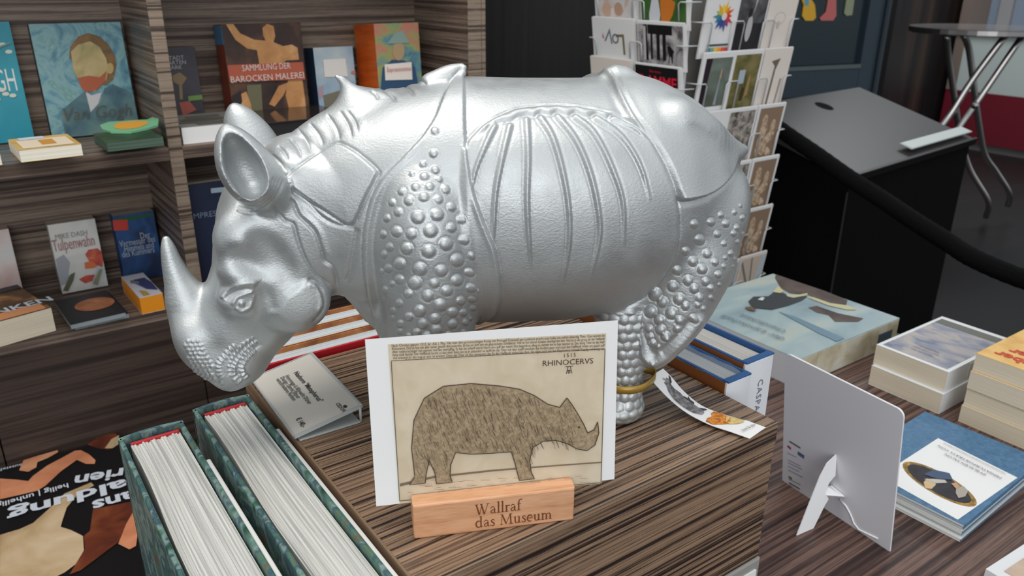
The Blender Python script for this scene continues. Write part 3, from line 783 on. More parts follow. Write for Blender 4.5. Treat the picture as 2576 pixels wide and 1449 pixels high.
# serif lettering drawn with a broad nib: strokes of (x, y, width)
T_, t_ = 0.088, 0.036
def _arc(cx_, cy_, rx, ry, a0, a1, w0, w1, n=9):
    out = []
    for i in range(n+1):
        k = i/n; a = math.radians(a0+(a1-a0)*k)
        out.append((cx_+rx*math.cos(a), cy_+ry*math.sin(a), w0+(w1-w0)*math.sin(math.pi*k)))
    return out
def _sf(x, y, l=0.075):
    return [(x-l, y, t_), (x+l, y, t_)]
GLYPH = {
 'W': (0.98, [[(0.09, 0.69, T_), (0.29, 0.0, T_)], [(0.29, 0.0, t_), (0.46, 0.64, t_)], [(0.42, 0.69, T_), (0.62, 0.0, T_)], [(0.62, 0.0, t_), (0.86, 0.69, t_)], _sf(0.10, 0.69, 0.10), _sf(0.42, 0.69, 0.08), _sf(0.87, 0.69, 0.09)]),
 'a': (0.46, [_arc(0.20, 0.30, 0.13, 0.145, 170, 20, t_, 0.05), [(0.325, 0.33, T_), (0.325, 0.06, T_)], [(0.325, 0.07, 0.06), (0.36, 0.015, 0.05), (0.44, 0.03, t_)], [(0.32, 0.27, t_), (0.18, 0.225, 0.05), (0.085, 0.15, 0.075), (0.10, 0.04, 0.06), (0.19, 0.01, 0.05), (0.32, 0.09, t_)]]),
 'l': (0.27, [[(0.135, 0.75, T_), (0.135, 0.0, T_)], _sf(0.135, 0.018, 0.11), [(0.03, 0.71, t_), (0.13, 0.745, t_)]]),
 'r': (0.36, [[(0.13, 0.45, T_), (0.13, 0.0, T_)], _sf(0.135, 0.018, 0.12), [(0.03, 0.42, t_), (0.13, 0.45, t_)], [(0.14, 0.31, t_), (0.21, 0.41, 0.05), (0.30, 0.42, 0.085), (0.35, 0.40, 0.06)]]),
 'f': (0.32, [[(0.14, 0.0, T_), (0.14, 0.58, T_), (0.18, 0.69, 0.06), (0.26, 0.74, 0.05), (0.36, 0.72, 0.07)], [(0.02, 0.43, t_), (0.30, 0.43, t_)], _sf(0.145, 0.018, 0.12)]),
 'd': (0.55, [_arc(0.245, 0.225, 0.185, 0.215, 60, 300, t_, 0.09, 16), [(0.40, 0.75, T_), (0.40, 0.0, T_)], [(0.30, 0.71, t_), (0.40, 0.745, t_)], [(0.33, 0.035, t_), (0.40, 0.09, t_)], [(0.33, 0.415, t_), (0.40, 0.37, t_)], [(0.40, 0.02, t_), (0.53, 0.035, t_)]]),
 's': (0.38, [[(0.31, 0.33, t_), (0.29, 0.41, t_), (0.19, 0.435, 0.05), (0.09, 0.37, 0.07), (0.12, 0.29, 0.08), (0.24, 0.21, 0.09), (0.31, 0.13, 0.08), (0.26, 0.03, 0.06), (0.17, 0.01, 0.045), (0.06, 0.05, t_), (0.05, 0.13, t_)]]),
 'M': (0.98, [[(0.16, 0.0, t_), (0.20, 0.69, t_)], [(0.20, 0.69, T_), (0.48, 0.05, T_)], [(0.48, 0.03, t_), (0.76, 0.69, t_)], [(0.77, 0.69, T_), (0.82, 0.0, T_)], _sf(0.15, 0.018, 0.10), _sf(0.82, 0.018, 0.12), _sf(0.17, 0.675, 0.09), _sf(0.80, 0.675, 0.09)]),
 'u': (0.55, [[(0.13, 0.44, T_), (0.13, 0.14, T_), (0.17, 0.04, 0.06), (0.25, 0.012, 0.05), (0.40, 0.10, t_)], [(0.40, 0.44, T_), (0.40, 0.0, T_)], _sf(0.09, 0.43, 0.07), _sf(0.36, 0.43, 0.07), [(0.40, 0.02, t_), (0.53, 0.035, t_)]]),
 'e': (0.45, [_arc(0.225, 0.225, 0.17, 0.215, 0, 315, t_, 0.088, 18), [(0.07, 0.235, t_), (0.395, 0.235, t_)]]),
 'm': (0.84, [[(0.13, 0.45, T_), (0.13, 0.0, T_)], [(0.13, 0.33, t_), (0.24, 0.42, 0.05), (0.33, 0.41, 0.06), (0.39, 0.32, T_), (0.39, 0.0, T_)], [(0.39, 0.33, t_), (0.50, 0.42, 0.05), (0.60, 0.41, 0.06), (0.66, 0.32, T_), (0.66, 0.0, T_)], _sf(0.13, 0.018, 0.10), _sf(0.40, 0.018, 0.10), _sf(0.68, 0.018, 0.11), [(0.03, 0.42, t_), (0.13, 0.45, t_)]]),
 ' ': (0.26, [])}
def serif_text(name, s, size, at, m, parent, z=0.0003, width=None, frame=None):
    bm = bmesh.new(); x = 0.0; lay = 0
    for ch in s:
        adv, strokes = GLYPH[ch]
        for st in strokes:
            L, R_ = [], []
            for i, p in enumerate(st):
                q0 = st[max(i-1, 0)]; q1 = st[min(i+1, len(st)-1)]
                d = unit((q1[0]-q0[0], q1[1]-q0[1])); nx, ny = -d[1], d[0]
                # horizontal-ish nib: verticals thick, flats thin as given
                L.append(bm.verts.new((x+p[0]+nx*p[2]/2, p[1]+ny*p[2]/2, lay*1e-3)))
                R_.append(bm.verts.new((x+p[0]-nx*p[2]/2, p[1]-ny*p[2]/2, lay*1e-3)))
            for i in range(len(st)-1):
                bm.faces.new((R_[i], R_[i+1], L[i+1], L[i]))
            lay = (lay+1) % 7
        x += adv
    k = (width/x) if width else size
    o = mesh_obj(name, bm, m, host(parent), False, (frame or Matrix.Identity(4))@Matrix.Translation((at[0], at[1], z))@Matrix.Diagonal((k, size, size*0.02, 1)))
    return o
sil = mat('silver lacquer', srgb(193, 197, 198), 0.46, 0.80, 0.5)
n, l, b = nodes(sil)
mp = coords(n, l, (1, 1, 1)); t1 = noise(n, l, mp, 900, 3, 0.65)
mp2 = coords(n, l, (420, 420, 760), (0.3, 0.5, 0.2)); t2 = noise(n, l, mp2, 1.0, 2, 0.5)
ad = n.new('ShaderNodeMath'); ad.operation = 'ADD'; l.new(t1.outputs[0], ad.inputs[0]); l.new(t2.outputs[0], ad.inputs[1])
bp = n.new('ShaderNodeBump'); bp.inputs['Strength'].default_value = 0.26; bp.inputs['Distance'].default_value = 0.0006
l.new(ad.outputs[0], bp.inputs['Height']); l.new(bp.outputs[0], b.inputs['Normal'])
t3 = noise(n, l, mp, 60, 4, 0.6); rr = n.new('ShaderNodeMapRange'); rr.inputs[1].default_value = 0.3; rr.inputs[2].default_value = 0.7; rr.inputs[3].default_value = 0.42; rr.inputs[4].default_value = 0.54
l.new(t3.outputs[0], rr.inputs[0]); l.new(rr.outputs[0], b.inputs['Roughness'])
rhino = thing('rhinoceros_statue', 'silver painted armoured rhinoceros statue standing on the streaked wooden plinth', 'statue', tuple(RO+np.array([0, 0, CZ])))
Lb, part_names = part_labels()
FL = Lb[RQ].max(1)
Rm = np.stack([RU, RV, RW], 0)
for k, nm in enumerate(part_names):
    q = RQ[FL == k]
    if not len(q): continue
    u, inv = np.unique(q.ravel(), return_inverse=True)
    me = np_mesh(nm, RP2[u]@Rm, inv.reshape(-1, 4))
    me.materials.append(sil)
    me.polygons.foreach_set('use_smooth', np.ones(len(q), bool))
    me.normals_split_custom_set_from_vertices((RN2[u]@Rm).astype(np.float32))
    me.update()
    o = bpy.data.objects.new(nm, me); COL.objects.link(o); o.parent = rhino
# ------------------------------------------------------------------ setting
m = mat('dark stone floor', srgb(30, 27, 27), 0.42, spec=0.25); n, l, b = nodes(m)
mp = coords(n, l, (1, 1, 1)); br = n.new('ShaderNodeTexBrick')
br.inputs['Scale'].default_value = 1.0; br.inputs['Brick Width'].default_value = 1.2; br.inputs['Row Height'].default_value = 0.6
br.inputs['Mortar Size'].default_value = 0.004
br.inputs['Color1'].default_value = (*srgb(21, 18, 18), 1); br.inputs['Color2'].default_value = (*srgb(25, 21, 21), 1); br.inputs['Mortar'].default_value = (*srgb(38, 32, 31), 1)
l.new(mp.outputs[0], br.inputs['Vector']); l.new(br.outputs[0], b.inputs['Base Color'])
struct(box('floor', (-3, -2.5, -0.05), (11, 7.0, 0.0), m))
dk = mat('dark wall plaster', srgb(17, 16, 18), 0.6, spec=0.3)
struct(box('wall_back', (-3, 7.0, 0), (11, 7.15, 4.2), dk))
struct(box('wall_right', (11.0, -2.5, 0), (11.15, 7.0, 4.2), dk))
# dark clad pillar between bookcase and card rack
pm = mat('pillar dark cladding', srgb(27, 26, 28), 0.4); n, l, b = nodes(pm)
mp = coords(n, l, (30, 30, 0.8)); t = noise(n, l, mp, 1.0, 3)
r = ramp(n, l, t.outputs[0], [(0.35, srgb(20, 19, 21)), (0.7, srgb(38, 36, 37))]); l.new(r.outputs[0], b.inputs['Base Color'])
o = box('pillar', (1.00, 2.00, 0), (1.78, 2.7, 4.2), pm, None, 0.01); o['kind'] = 'structure'

# ---- bookcase
BF, BB = 1.36, 1.573
bc = thing('bookcase', 'dark streaked wooden bookcase full of art books behind the statue', 'bookcase', (0.0, BF, 0))
def bpart(name, lo, hi, m, bev=0.0008):
    return box(name, (lo[0], lo[1]-BF, lo[2]), (hi[0], hi[1]-BF, hi[2]), m, bc, bev)
BXL, BXR = -0.79, 0.896
SH1T, SH1B, SH0T, SH0B = 1.0874, 1.0668, 0.8153, 0.7963
DVL, DVR, EPL = 0.2832, 0.3042, 0.8558
bpart('back_panel', (BXL, BB, 0.0), (BXR, BB+0.016, 2.1), M['bc_x'])
for x0, x1 in ((BXL, BXL+0.021), (DVL, DVR)):
    bpart('divider', (x0+0.0006, BF+0.0012, SH0B), (x1-0.0006, BB, 2.1), M['bc_y'])
    bpart('edge_strip', (x0, BF, SH0B), (x1, BF+0.0012, 2.1), M['bc_ed'])
bpart('end_panel', (EPL, BF+0.0012, 0.0), (BXR, BB, 2.1), M['bc_y'])
bpart('edge_strip', (EPL, BF, 0.0), (EPL+0.0305, BF+0.0012, 2.1), M['bc_ed'])
bpart('edge_strip', (EPL+0.0315, BF, 0.0), (BXR, BF+0.0012, 2.1), M['bc_ed'])
for x0, x1 in ((BXL+0.021, DVL), (DVR, EPL)):
    for zt, zb in ((SH1T, SH1B), (SH0T, SH0B), (1.439, 1.418), (1.80, 1.779)):
        bpart('shelf', (x0, BF+0.0004, zb), (x1, BB, zt), M['bc_x'])
bpart('base_panel', (BXL, BF+0.001, 0.0), (-0.0372, BF+0.017, SH0B), M['bc_low'])
bpart('base_panel', (-0.0352, BF+0.001, 0.0), (0.2836, BF+0.017, SH0B), M['bc_low'])
bpart('base_panel', (0.2856, BF+0.001, 0.0), (EPL, BF+0.017, SH0B), M['bc_low'])

# ---- display table and plinth
TZ, PZ = 0.77, 1.032
TBX = 1.285
tb = thing('display_table', 'broad dark wood display table carrying the plinth and the book stacks', 'table', (0.3, 0.4, 0))
def tpart(name, lo, hi, m, bev=0.001):
    return box(name, (lo[0]-0.3, lo[1]-0.4, lo[2]), (hi[0]-0.3, hi[1]-0.4, hi[2]), m, tb, bev)
bm = bmesh.new()
fp_ = [(0.05, -0.06), (TBX, -0.06), (TBX, 0.92), (0.16, 0.92), (0.16, 0.60), (0.05, 0.60)]
f = bm.faces.new([bm.verts.new((x-0.3, y-0.4, TZ-0.04)) for x, y in fp_][::-1])
r = bmesh.ops.extrude_face_region(bm, geom=[f])
bmesh.ops.translate(bm, vec=(0, 0, 0.04), verts=[v for v in r['geom'] if isinstance(v, bmesh.types.BMVert)])
bmesh.ops.bevel(bm, geom=list(bm.edges), offset=0.001, segments=2, affect='EDGES', profile=0.5)
mesh_obj('table_top', bm, M['tb_x'], tb)
tpart('side_panel', (0.07, 0.0, 0.0), (0.11, 0.58, TZ-0.04), M['tb_y'])
tpart('side_panel', (TBX-0.10, 0.0, 0.0), (TBX-0.06, 0.9, TZ-0.04), M['tb_y'])
tpart('back_panel', (0.18, 0.86, 0.0), (TBX-0.10, 0.90, TZ-0.04), M['tb_x'])
PX0, PX1, PY0, PY1 = 0.1617, 0.4735, 0.3145, 0.6165
pl = thing('plinth_box', 'square streaked wooden plinth box under the silver statue', 'plinth', (PX0, PY0, TZ))
PW, PD, PH = PX1-PX0, PY1-PY0, PZ-TZ
box('top_panel', (0, 0.0006, PH-0.019), (PW, PD, PH), M['pl_x'], pl, 0.0008)
box('top_edge', (0, -0.0005, PH-0.0006), (PW, 0.0004, PH+0.0001), mat('pale edge line', srgb(140, 120, 100), 0.5), pl)
box('front_panel', (0.0003, 0.0, 0), (PW-0.0003, 0.018, PH-0.0190), M['pl_x'], pl, 0.0006)
box('front_band', (0.0, -0.0004, PH-0.0190), (PW, 0.0010, PH-0.0006), M['pl_x'], pl)
box('back_panel', (0.0003, PD-0.018, 0), (PW-0.0003, PD, PH-0.019), M['pl_x'], pl, 0.0006)
box('side_panel', (0, 0.018, 0), (0.018, PD-0.018, PH-0.019), M['pl_y'], pl, 0.0006)
box('side_panel', (PW-0.018, 0.018, 0), (PW, PD-0.018, PH-0.019), M['pl_y'], pl, 0.0006)
box('edge_band', (-0.0012, 0, PH-0.019), (0.0003, PD, PH+0.0002), M['pl_edge'], pl)

LZ = 0.582
lg = thing('display_bench', 'low dark wooden bench along the bookcase foot under the black catalogue', 'bench', (-0.35, 1.1, 0))
bm = bmesh.new()
fp_ = [(-0.79, 0.48), (0.03, 0.48), (0.03, 0.62), (0.15, 0.62), (0.15, 1.358), (-0.79, 1.358)]
f = bm.faces.new([bm.verts.new((x+0.35, y-1.1, LZ-0.03)) for x, y in fp_][::-1])
r = bmesh.ops.extrude_face_region(bm, geom=[f])
bmesh.ops.translate(bm, vec=(0, 0, 0.03), verts=[v for v in r['geom'] if isinstance(v, bmesh.types.BMVert)])
mesh_obj('bench_top', bm, M['tb_x'], lg)
box('bench_base', (-0.40, -0.55, 0), (0.34, 0.255, LZ-0.03), M['tb_y'], lg, 0.001)
# ------------------------------------------------------------------ on the plinth
# wooden card stand
bl, br_ = az(1042, 1357, PZ), az(1443, 1308, PZ)
sx = unit(br_-bl); sy = np.array([-sx[1], sx[0], 0])       # sy points away from the visitor
beech = mat('beech wood', srgb(206, 152, 112), 0.5); n, l, b = nodes(beech)
mp = coords(n, l, (10, 130, 130)); t = noise(n, l, mp, 1.0, 3)
mp2 = coords(n, l, (90, 900, 900)); t2 = noise(n, l, mp2, 1.0, 1)
mx = n.new('ShaderNodeMath'); mx.operation = 'MULTIPLY_ADD'; mx.inputs[1].default_value = 0.4; l.new(t2.outputs[0], mx.inputs[0]); l.new(t.outputs[0], mx.inputs[2])
r = ramp(n, l, mx.outputs[0], [(0.45, srgb(176, 120, 82)), (0.62, srgb(208, 153, 113)), (0.85, srgb(222, 172, 134))]); l.new(r.outputs[0], b.inputs['Base Color'])
st = thing('card_stand', 'small beech wood block holding up the rhinoceros postcard', 'card stand', tuple(bl), [sx, sy, np.array([0, 0, 1.0])])
BW, BH, BD = 0.0997, 0.0245, 0.026
bm = bmesh.new()
prof = [(0, 0), (0, BH*0.985), (0.0105, BH), (0.0105, BH-0.006), (0.0122, BH-0.006), (0.0122, BH), (BD, BH), (BD, 0)]
A = [bm.verts.new((0, y, z)) for y, z in prof]; B_ = [bm.verts.new((BW, y, z)) for y, z in prof]
bm.faces.new(A); bm.faces.new(B_[::-1])
for i in range(len(prof)): bm.faces.new((A[i], B_[i], B_[(i+1) % len(prof)], A[(i+1) % len(prof)]))
bmesh.ops.recalc_face_normals(bm, faces=bm.faces)
es = [e for e in bm.edges if all(v.co.y < 0.001 or v.co.y > BD-0.001 for v in e.verts)]
bmesh.ops.bevel(bm, geom=es, offset=0.0011, segments=2, affect='EDGES', profile=0.5)
mesh_obj('wood_block', bm, beech, st)
ff = frame4((0, 0, 0), (1, 0, 0), (0, 0, 1), (0, -1, 0))
burn = mat('burnt lettering', srgb(112, 58, 22), 0.6)
serif_text('lettering', 'Wallraf', 0.0109, (0.0373, 0.0125), burn, st, 0.0003, width=0.0287, frame=ff)
serif_text('lettering', 'das Museum', 0.0109, (0.0373, 0.0032), burn, st, 0.0003, width=0.0487, frame=ff)
# postcard
lean = math.radians(6.0)
cn = unit(-sy*math.cos(lean)+np.array([0, 0, 1])*math.sin(lean))
cu_ = unit(np.cross(cn, sx))
corner = bl+sx*(-0.0212)+sy*0.01135+np.array([0, 0, 1])*(BH-0.0058)
CWD, CHT = 0.1502, 0.1065
pc = thing('postcard', 'white bordered postcard with a brown rhinoceros print in the beech stand', 'postcard', tuple(corner), [sx, cu_, cn])
bm = bmesh.new(); bx(bm, (0, 0, -0.0004), (CWD, CHT, 0)); mesh_obj('card', bm, M['white'], pc)
def loc_on(o, ex, ey, en):
    def f(px, py):
        p = apl(px, py, o, en)-np.array(o); return (p@ex, p@ey)
    return f
on_card = loc_on(corner, sx, cu_, cn)
beige = painted('aged print paper', [(0.3, srgb(203, 186, 158)), (0.7, srgb(216, 202, 178))], 60, detail=3)
ink = col(66, 52, 38, 0.6); ink2 = col(122, 104, 80, 0.6); ink3 = painted('sepia wash', [(0.35, srgb(140, 120, 92)), (0.65, srgb(176, 156, 126))], 500, rough=0.6)
def C_(pts): return [on_card(*p) for p in pts]
def seg_poly(a, b, w):
    a = np.array(a, float); b = np.array(b, float); d = unit(b-a); nn = np.array([-d[1], d[0]])*w/2
    return [tuple(a+nn), tuple(b+nn), tuple(b-nn), tuple(a-nn)]
pr = [(beige, C_([(976, 866), (1524, 838), (1513, 1215), (1006, 1266)]))]
fr = C_([(984, 907), (1521, 877), (1511, 1212), (1005, 1258)])
for i in range(4): pr.append((ink, seg_poly(fr[i], fr[(i+1) % 4], 0.00035)))
decal('print', pr, pc)
# a plain beast in profile: body, legs, neck, head, horn, ear (a simple hatched drawing)
body = ell_pts(0.0, 0.0, 1, 1)
def CP(x, y): return on_card(1005+x, 1255-y)                # in photo pixels from the print's lower left
ob = [CP(x, y) for x, y in [(38, 60), (30, 130), (36, 200), (62, 255), (110, 285), (180, 292), (250, 286), (300, 278), (338, 262), (372, 240), (402, 232), (420, 256), (432, 240), (446, 218), (462, 190), (472, 168), (488, 176), (497, 196), (500, 168), (490, 138), (470, 124), (446, 128), (420, 142), (392, 150), (360, 148), (334, 132), (326, 100), (330, 70), (338, 54), (300, 50), (290, 90), (280, 122), (230, 118), (180, 116), (140, 120), (128, 90), (126, 62), (132, 46), (92, 42), (88, 70), (74, 100), (66, 66), (64, 44), (24, 40)]]
decal('print', [(ink2, C_([(1006, 1215), (1090, 1196), (1240, 1180), (1400, 1168), (1512, 1160), (1512, 1163), (1400, 1171), (1240, 1184), (1090, 1201), (1006, 1222)]))]
      + [(ink3, ob)]+[(ink, seg_poly(ob[i], ob[(i+1) % len(ob)], 0.0005)) for i in range(len(ob))]
      + [(ink, ell_pts(*CP(449, 184), 0.0007, 0.0006))], pc, 0.0010, 0.00003)
rnd = random.Random(3); hatch = []
for k in range(900):
    x = rnd.uniform(40, 440); y = rnd.uniform(60, 285)
    a = CP(x, y)
    inside_ = False
    for i in range(len(ob)):
        x1, y1 = ob[i]; x2, y2 = ob[(i+1) % len(ob)]
        if (y1 > a[1]) != (y2 > a[1]) and a[0] < (x2-x1)*(a[1]-y1)/(y2-y1)+x1: inside_ = not inside_
    b_ = CP(x+rnd.uniform(2, 9), y-rnd.uniform(9, 20))
    if inside_ and y > 135 or (inside_ and y > 75 and (x < 120 or 290 < x < 335)): hatch.append((ink if k % 2 else ink2, seg_poly(a, b_, 0.00022)))
for k in range(60):
    x = rnd.uniform(10, 495); y = rnd.uniform(22, 62)
    hatch.append((ink2, seg_poly(CP(x, y), CP(x+rnd.uniform(10, 34), y+rnd.uniform(-2, 4)), 0.00018)))
decal('print', hatch, pc, 0.0026, 0.000001)
lines = ['Nach Christus gepurt. 1513. Jar. Adi. j. May. Hat man dem grossmechtigen Kunig von Portugall Emanuell gen Lysabona pracht auss India/ ein sollich lebendig Thier. Das nennen sie',
         'Rhinocerus. Das ist hye mit aller seiner gestalt Abcondertfet. Es hat ein farb wie ein gespreckelte Schildtkrot. Vnd ist von dicken Schalen vberlegt fast fest. Vnd ist in der gross als der Helfandt',
         'Aber nydertrechtiger von paynen/ vnd fast werhafftig. Es hat ein scharff starck Horn vorn auff der nasen/ Das begyndt es albeg zu wetzen wo es bey staynen ist. Das dosig Thier ist des Helf',
         'fantz todt feyndt. Der Helffandt furcht es fast vbel/ dann wo es Jn ankumbt/ so laufft Jm das Thier mit dem kopff zwischen dye fordern payn vnd reyst den Helffandt vnden am pauch auff',
         'vnd erwurgt Jn/ des mag er sich nit erwern. Dann das Thier ist also gewapent/ das Jm der Helffandt nichts kan thun. Sie sagen auch das der Rhynocerus Schnell/ Fraydig vnd Listig sey.']
la, lb = on_card(985, 869), on_card(1520, 843)
la2, lb2 = on_card(988, 900), on_card(1520, 876)
for i, s_ in enumerate(lines):
    k = i/4
    p0 = np.array(la)*(1-k)+np.array(la2)*k; p1 = np.array(lb)*(1-k)+np.array(lb2)*k
    text('lettering', s_, 0.00235, (p0+p1)/2, ink, pc, 'CENTER', math.atan2(p1[1]-p0[1], p1[0]-p0[0]), 0.0008, width=float(np.linalg.norm(p1-p0)))
text('lettering', '1515', 0.0034, on_card(1432, 893), ink, pc, spacing=1.25, z=0.0009)
p0, p1 = on_card(1364, 914), on_card(1491, 907)
text('lettering', 'RHINOCERVS', 0.0050, ((p0[0]+p1[0])/2, (p0[1]+p1[1])/2), ink, pc, z=0.0009, rot=math.atan2(p1[1]-p0[1], p1[0]-p0[0]), width=p1[0]-p0[0])
q = on_card(1431, 930)
mono = [((-0.0018, -0.0022), (-0.0007, 0.0022)), ((0.0018, -0.0022), (0.0007, 0.0022)), ((-0.0024, 0.0024), (0.0024, 0.0024)), ((-0.0013, -0.0001), (0.0013, -0.0001)),
        ((-0.0006, -0.0019), (-0.0006, -0.0004)), ((-0.0006, -0.0019), (0.0004, -0.0017)), ((0.0004, -0.0017), (0.0006, -0.0011)), ((0.0006, -0.0011), (0.0004, -0.0005)), ((0.0004, -0.0005), (-0.0006, -0.0004))]
decal('lettering', [(ink, seg_poly(np.array(a)+q, np.array(c)+q, 0.0004)) for a, c in mono], pc, 0.0009, 0.00001)

# acrylic price sign
acr = mat('clear acrylic', (0.92, 0.95, 0.95), 0.06, **{'Transmission Weight': 0.9, 'IOR': 1.3})
acr_s = mat('acrylic edge', srgb(176, 182, 182), 0.2)
s_tl, s_bl = az(625, 955, PZ+0.0045), az(745, 1100, PZ+0.0045)
s_tr, s_br = az(803, 905, PZ+0.014), az(925, 1045, PZ+0.014)
tx = unit((s_bl-s_tl)+(s_br-s_tr)); up_ = (s_tr-s_tl)+(s_br-s_bl); up_ = unit(up_-tx*(up_@tx)); tn = np.cross(tx, up_)
so = (s_tl+s_bl)/2
SW = (np.linalg.norm(s_bl-s_tl)+np.linalg.norm(s_br-s_tr))/2; SHT = ((s_tr-s_tl)@up_+(s_br-s_bl)@up_)/2
sg = thing('price_sign', 'clear acrylic sign with a typed card and price on the plinth corner', 'sign', tuple(so), [tx, up_, tn])
card_m = mat('sign card', srgb(206, 201, 192), 0.5)
box('sign_card', (-SW/2+0.001, 0.001, -0.0006), (SW/2-0.001, SHT-0.001, 0.0006), card_m, sg)
zb = -0.0036
bm = bmesh.new(); bx(bm, (-SW/2, 0, -0.0014), (SW/2, 0.0008, 0.0016)); bx(bm, (-SW/2, SHT-0.001, -0.0016), (SW/2, SHT+0.001, 0.0018), 0.0004)
bx(bm, (SW/2-0.001, 0, -0.0014), (SW/2, SHT, 0.0014)); bx(bm, (-SW/2, 0, -0.0014), (-SW/2+0.0008, SHT, 0.0012))
mesh_obj('acrylic_frame', bm, acr_s, sg)
bm = bmesh.new()
fl = [np.array([-SW/2, SHT-0.002, 0]), np.array([SW/2, SHT-0.002, 0]), np.array([SW/2, 0.004, 0]), np.array([-SW/2, 0.004, 0])]
Rs = np.stack([tx, up_, tn], 1)
low = []
for p in fl:
    w_ = Rs@p+so; w_[2] = PZ+0.0003; low.append(Rs.T@(w_-so))
lv = [bm.verts.new(Vector(p)) for p in low]; hv = [bm.verts.new(Vector(p+Rs.T@np.array([0, 0, 0.0014]))) for p in low]
bm.faces.new(lv[::-1]); bm.faces.new(hv)
for i in range(4): bm.faces.new((lv[i], lv[(i+1) % 4], hv[(i+1) % 4], hv[i]))
bmesh.ops.recalc_face_normals(bm, faces=bm.faces)
mesh_obj('base_plate', bm, acr_s, sg)
for sgn in (-1, 1):
    bm = bmesh.new(); p = np.array([sgn*(SW/2-0.0008), SHT-0.001, -0.0004]); w_ = Rs@p+so; w_[2] = PZ+0.0006
    tube(bm, [p, Rs.T@(w_-so)], 0.0011, 8); mesh_obj('riser', bm, acr_s, sg)
ink_s = col(46, 48, 46, 0.6); ink_l = col(96, 96, 92, 0.6)
on_sg = loc_on(so, tx, up_, tn)
def srow(s_, a, c, size, m_):
    p0, p1 = np.array(on_sg(*a)), np.array(on_sg(*c))
    text('lettering', s_, size*1.12, (p0+p1)/2, m_, sg, 'CENTER', 0.0, 0.0012, bold=0.00012, width=float(np.linalg.norm(p1-p0)))
def zs(x, y): return (640+x/6.9, 900+y/6.9)
srow('Nashorn "Metapherus"', zs(715, 270), zs(1165, 775), 0.0050, ink_s)
srow('Hommage à Albrecht Dürer', zs(560, 325), zs(975, 815), 0.0042, ink_l)
srow('Design: Daniel Eltner', zs(475, 355), zs(785, 715), 0.0042, ink_l)
srow('verschiedene Farben', zs(400, 385), zs(715, 755), 0.0042, ink_l)
srow('€ 140,-', zs(760, 1070), zs(870, 1220), 0.0050, ink_s)
srow('CEDON', zs(1430, 815), zs(1580, 955), 0.0036, ink_l)
decal('emblem', [(ink_s, ell_pts(*on_sg(*zs(1580, 860)), 0.0022, 0.0014))], sg, 0.0009)

# swing tag on a golden band
tg = thing('swing_tag', 'curved white paper tag tied to the hind leg with a gold band', 'tag', tuple(az(1760, 1040, PZ)))
t0 = np.array(tg.location)
TU = [(1668, 928), (1690, 950), (1720, 985), (1765, 1021), (1820, 1043), (1870, 1056), (1926, 1076)]
TL_ = [(1634, 950), (1655, 975), (1690, 1010), (1732, 1042), (1785, 1069), (1835, 1086), (1886, 1104)]
zz = [0.029, 0.022, 0.012, 0.0055, 0.003, 0.0025, 0.0025]
U3 = cat_rom([az(p[0], p[1], PZ+z_) for p, z_ in zip(TU, zz)], 6); L3 = cat_rom([az(p[0], p[1], PZ+z_) for p, z_ in zip(TL_, zz)], 6)
bm = bmesh.new()
up3 = np.array([0, 0, 0.0004])
ua = [bm.verts.new(Vector(p-t0+up3)) for p in U3]; la_ = [bm.verts.new(Vector(p-t0+up3)) for p in L3]
ub = [bm.verts.new(Vector(p-t0)) for p in U3]; lb_ = [bm.verts.new(Vector(p-t0)) for p in L3]
for i in range(len(ua)-1):
    for f in ((la_[i], la_[i+1], ua[i+1], ua[i]), (lb_[i], ub[i], ub[i+1], lb_[i+1]), (ua[i], ua[i+1], ub[i+1], ub[i]), (la_[i], lb_[i], lb_[i+1], la_[i+1])): bm.faces.new(f)
bm.faces.new((ua[0], ub[0], lb_[0], la_[0])); bm.faces.new((ua[-1], la_[-1], lb_[-1], ub[-1]))
bmesh.ops.recalc_face_normals(bm, faces=bm.faces)
mesh_obj('paper_strip', bm, M['white'], tg, False)
NS = len(U3)-1
def on_tag(s_, t_w, h=0.0006):
    """s along the strip 0..1, t across 0 (lower) .. 1 (upper)"""
    i = min(int(s_*NS), NS-1); k = s_*NS-i
    a = L3[i]*(1-k)+L3[i+1]*k; c = U3[i]*(1-k)+U3[i+1]*k
    return a*(1-t_w)+c*t_w+np.array([0, 0, 0.0004+h])-t0
def tag_art(name, shapes):
    bm = bmesh.new(); ms = []
    for j, (m_, pts) in enumerate(shapes):
        if m_ not in ms: ms.append(m_)
        f = bm.faces.new([bm.verts.new(Vector(on_tag(s_, t_w, 0.0004+j*0.00015))) for s_, t_w in pts]); f.material_index = ms.index(m_)
        f.normal_update()
        if f.normal.z < 0: f.normal_flip()
    bmesh.ops.triangulate(bm, faces=[f for f in bm.faces if len(f.verts) > 4])
    mesh_obj(name, bm, ms, tg)
g1 = painted('grey photo print', [(0.35, srgb(74, 72, 74)), (0.55, srgb(128, 124, 126)), (0.75, srgb(168, 166, 166))], 260)
g2 = col(52, 50, 52)
# small grey animal picture: horned head, trunk, legs
tag_art('picture', [(g2, [(0.36, 0.72), (0.40, 0.82), (0.385, 0.95), (0.42, 0.84), (0.45, 0.86), (0.47, 0.70), (0.42, 0.62)]),
                    (g2, [(0.50, 0.66), (0.545, 0.88), (0.56, 0.86), (0.545, 0.62)]),
                    (g1, [(0.14, 0.72), (0.19, 0.80), (0.22, 0.66), (0.27, 0.64), (0.33, 0.72), (0.39, 0.66), (0.45, 0.70), (0.52, 0.70), (0.565, 0.58), (0.57, 0.38), (0.52, 0.20), (0.44, 0.14), (0.34, 0.14), (0.26, 0.26), (0.21, 0.40), (0.17, 0.42), (0.175, 0.54)]),
                    (g2, [(0.13, 0.93), (0.17, 0.90), (0.215, 0.76), (0.22, 0.66), (0.185, 0.74)]),
                    (g1, [(0.12, 0.52), (0.15, 0.50), (0.19, 0.60), (0.16, 0.64)])])
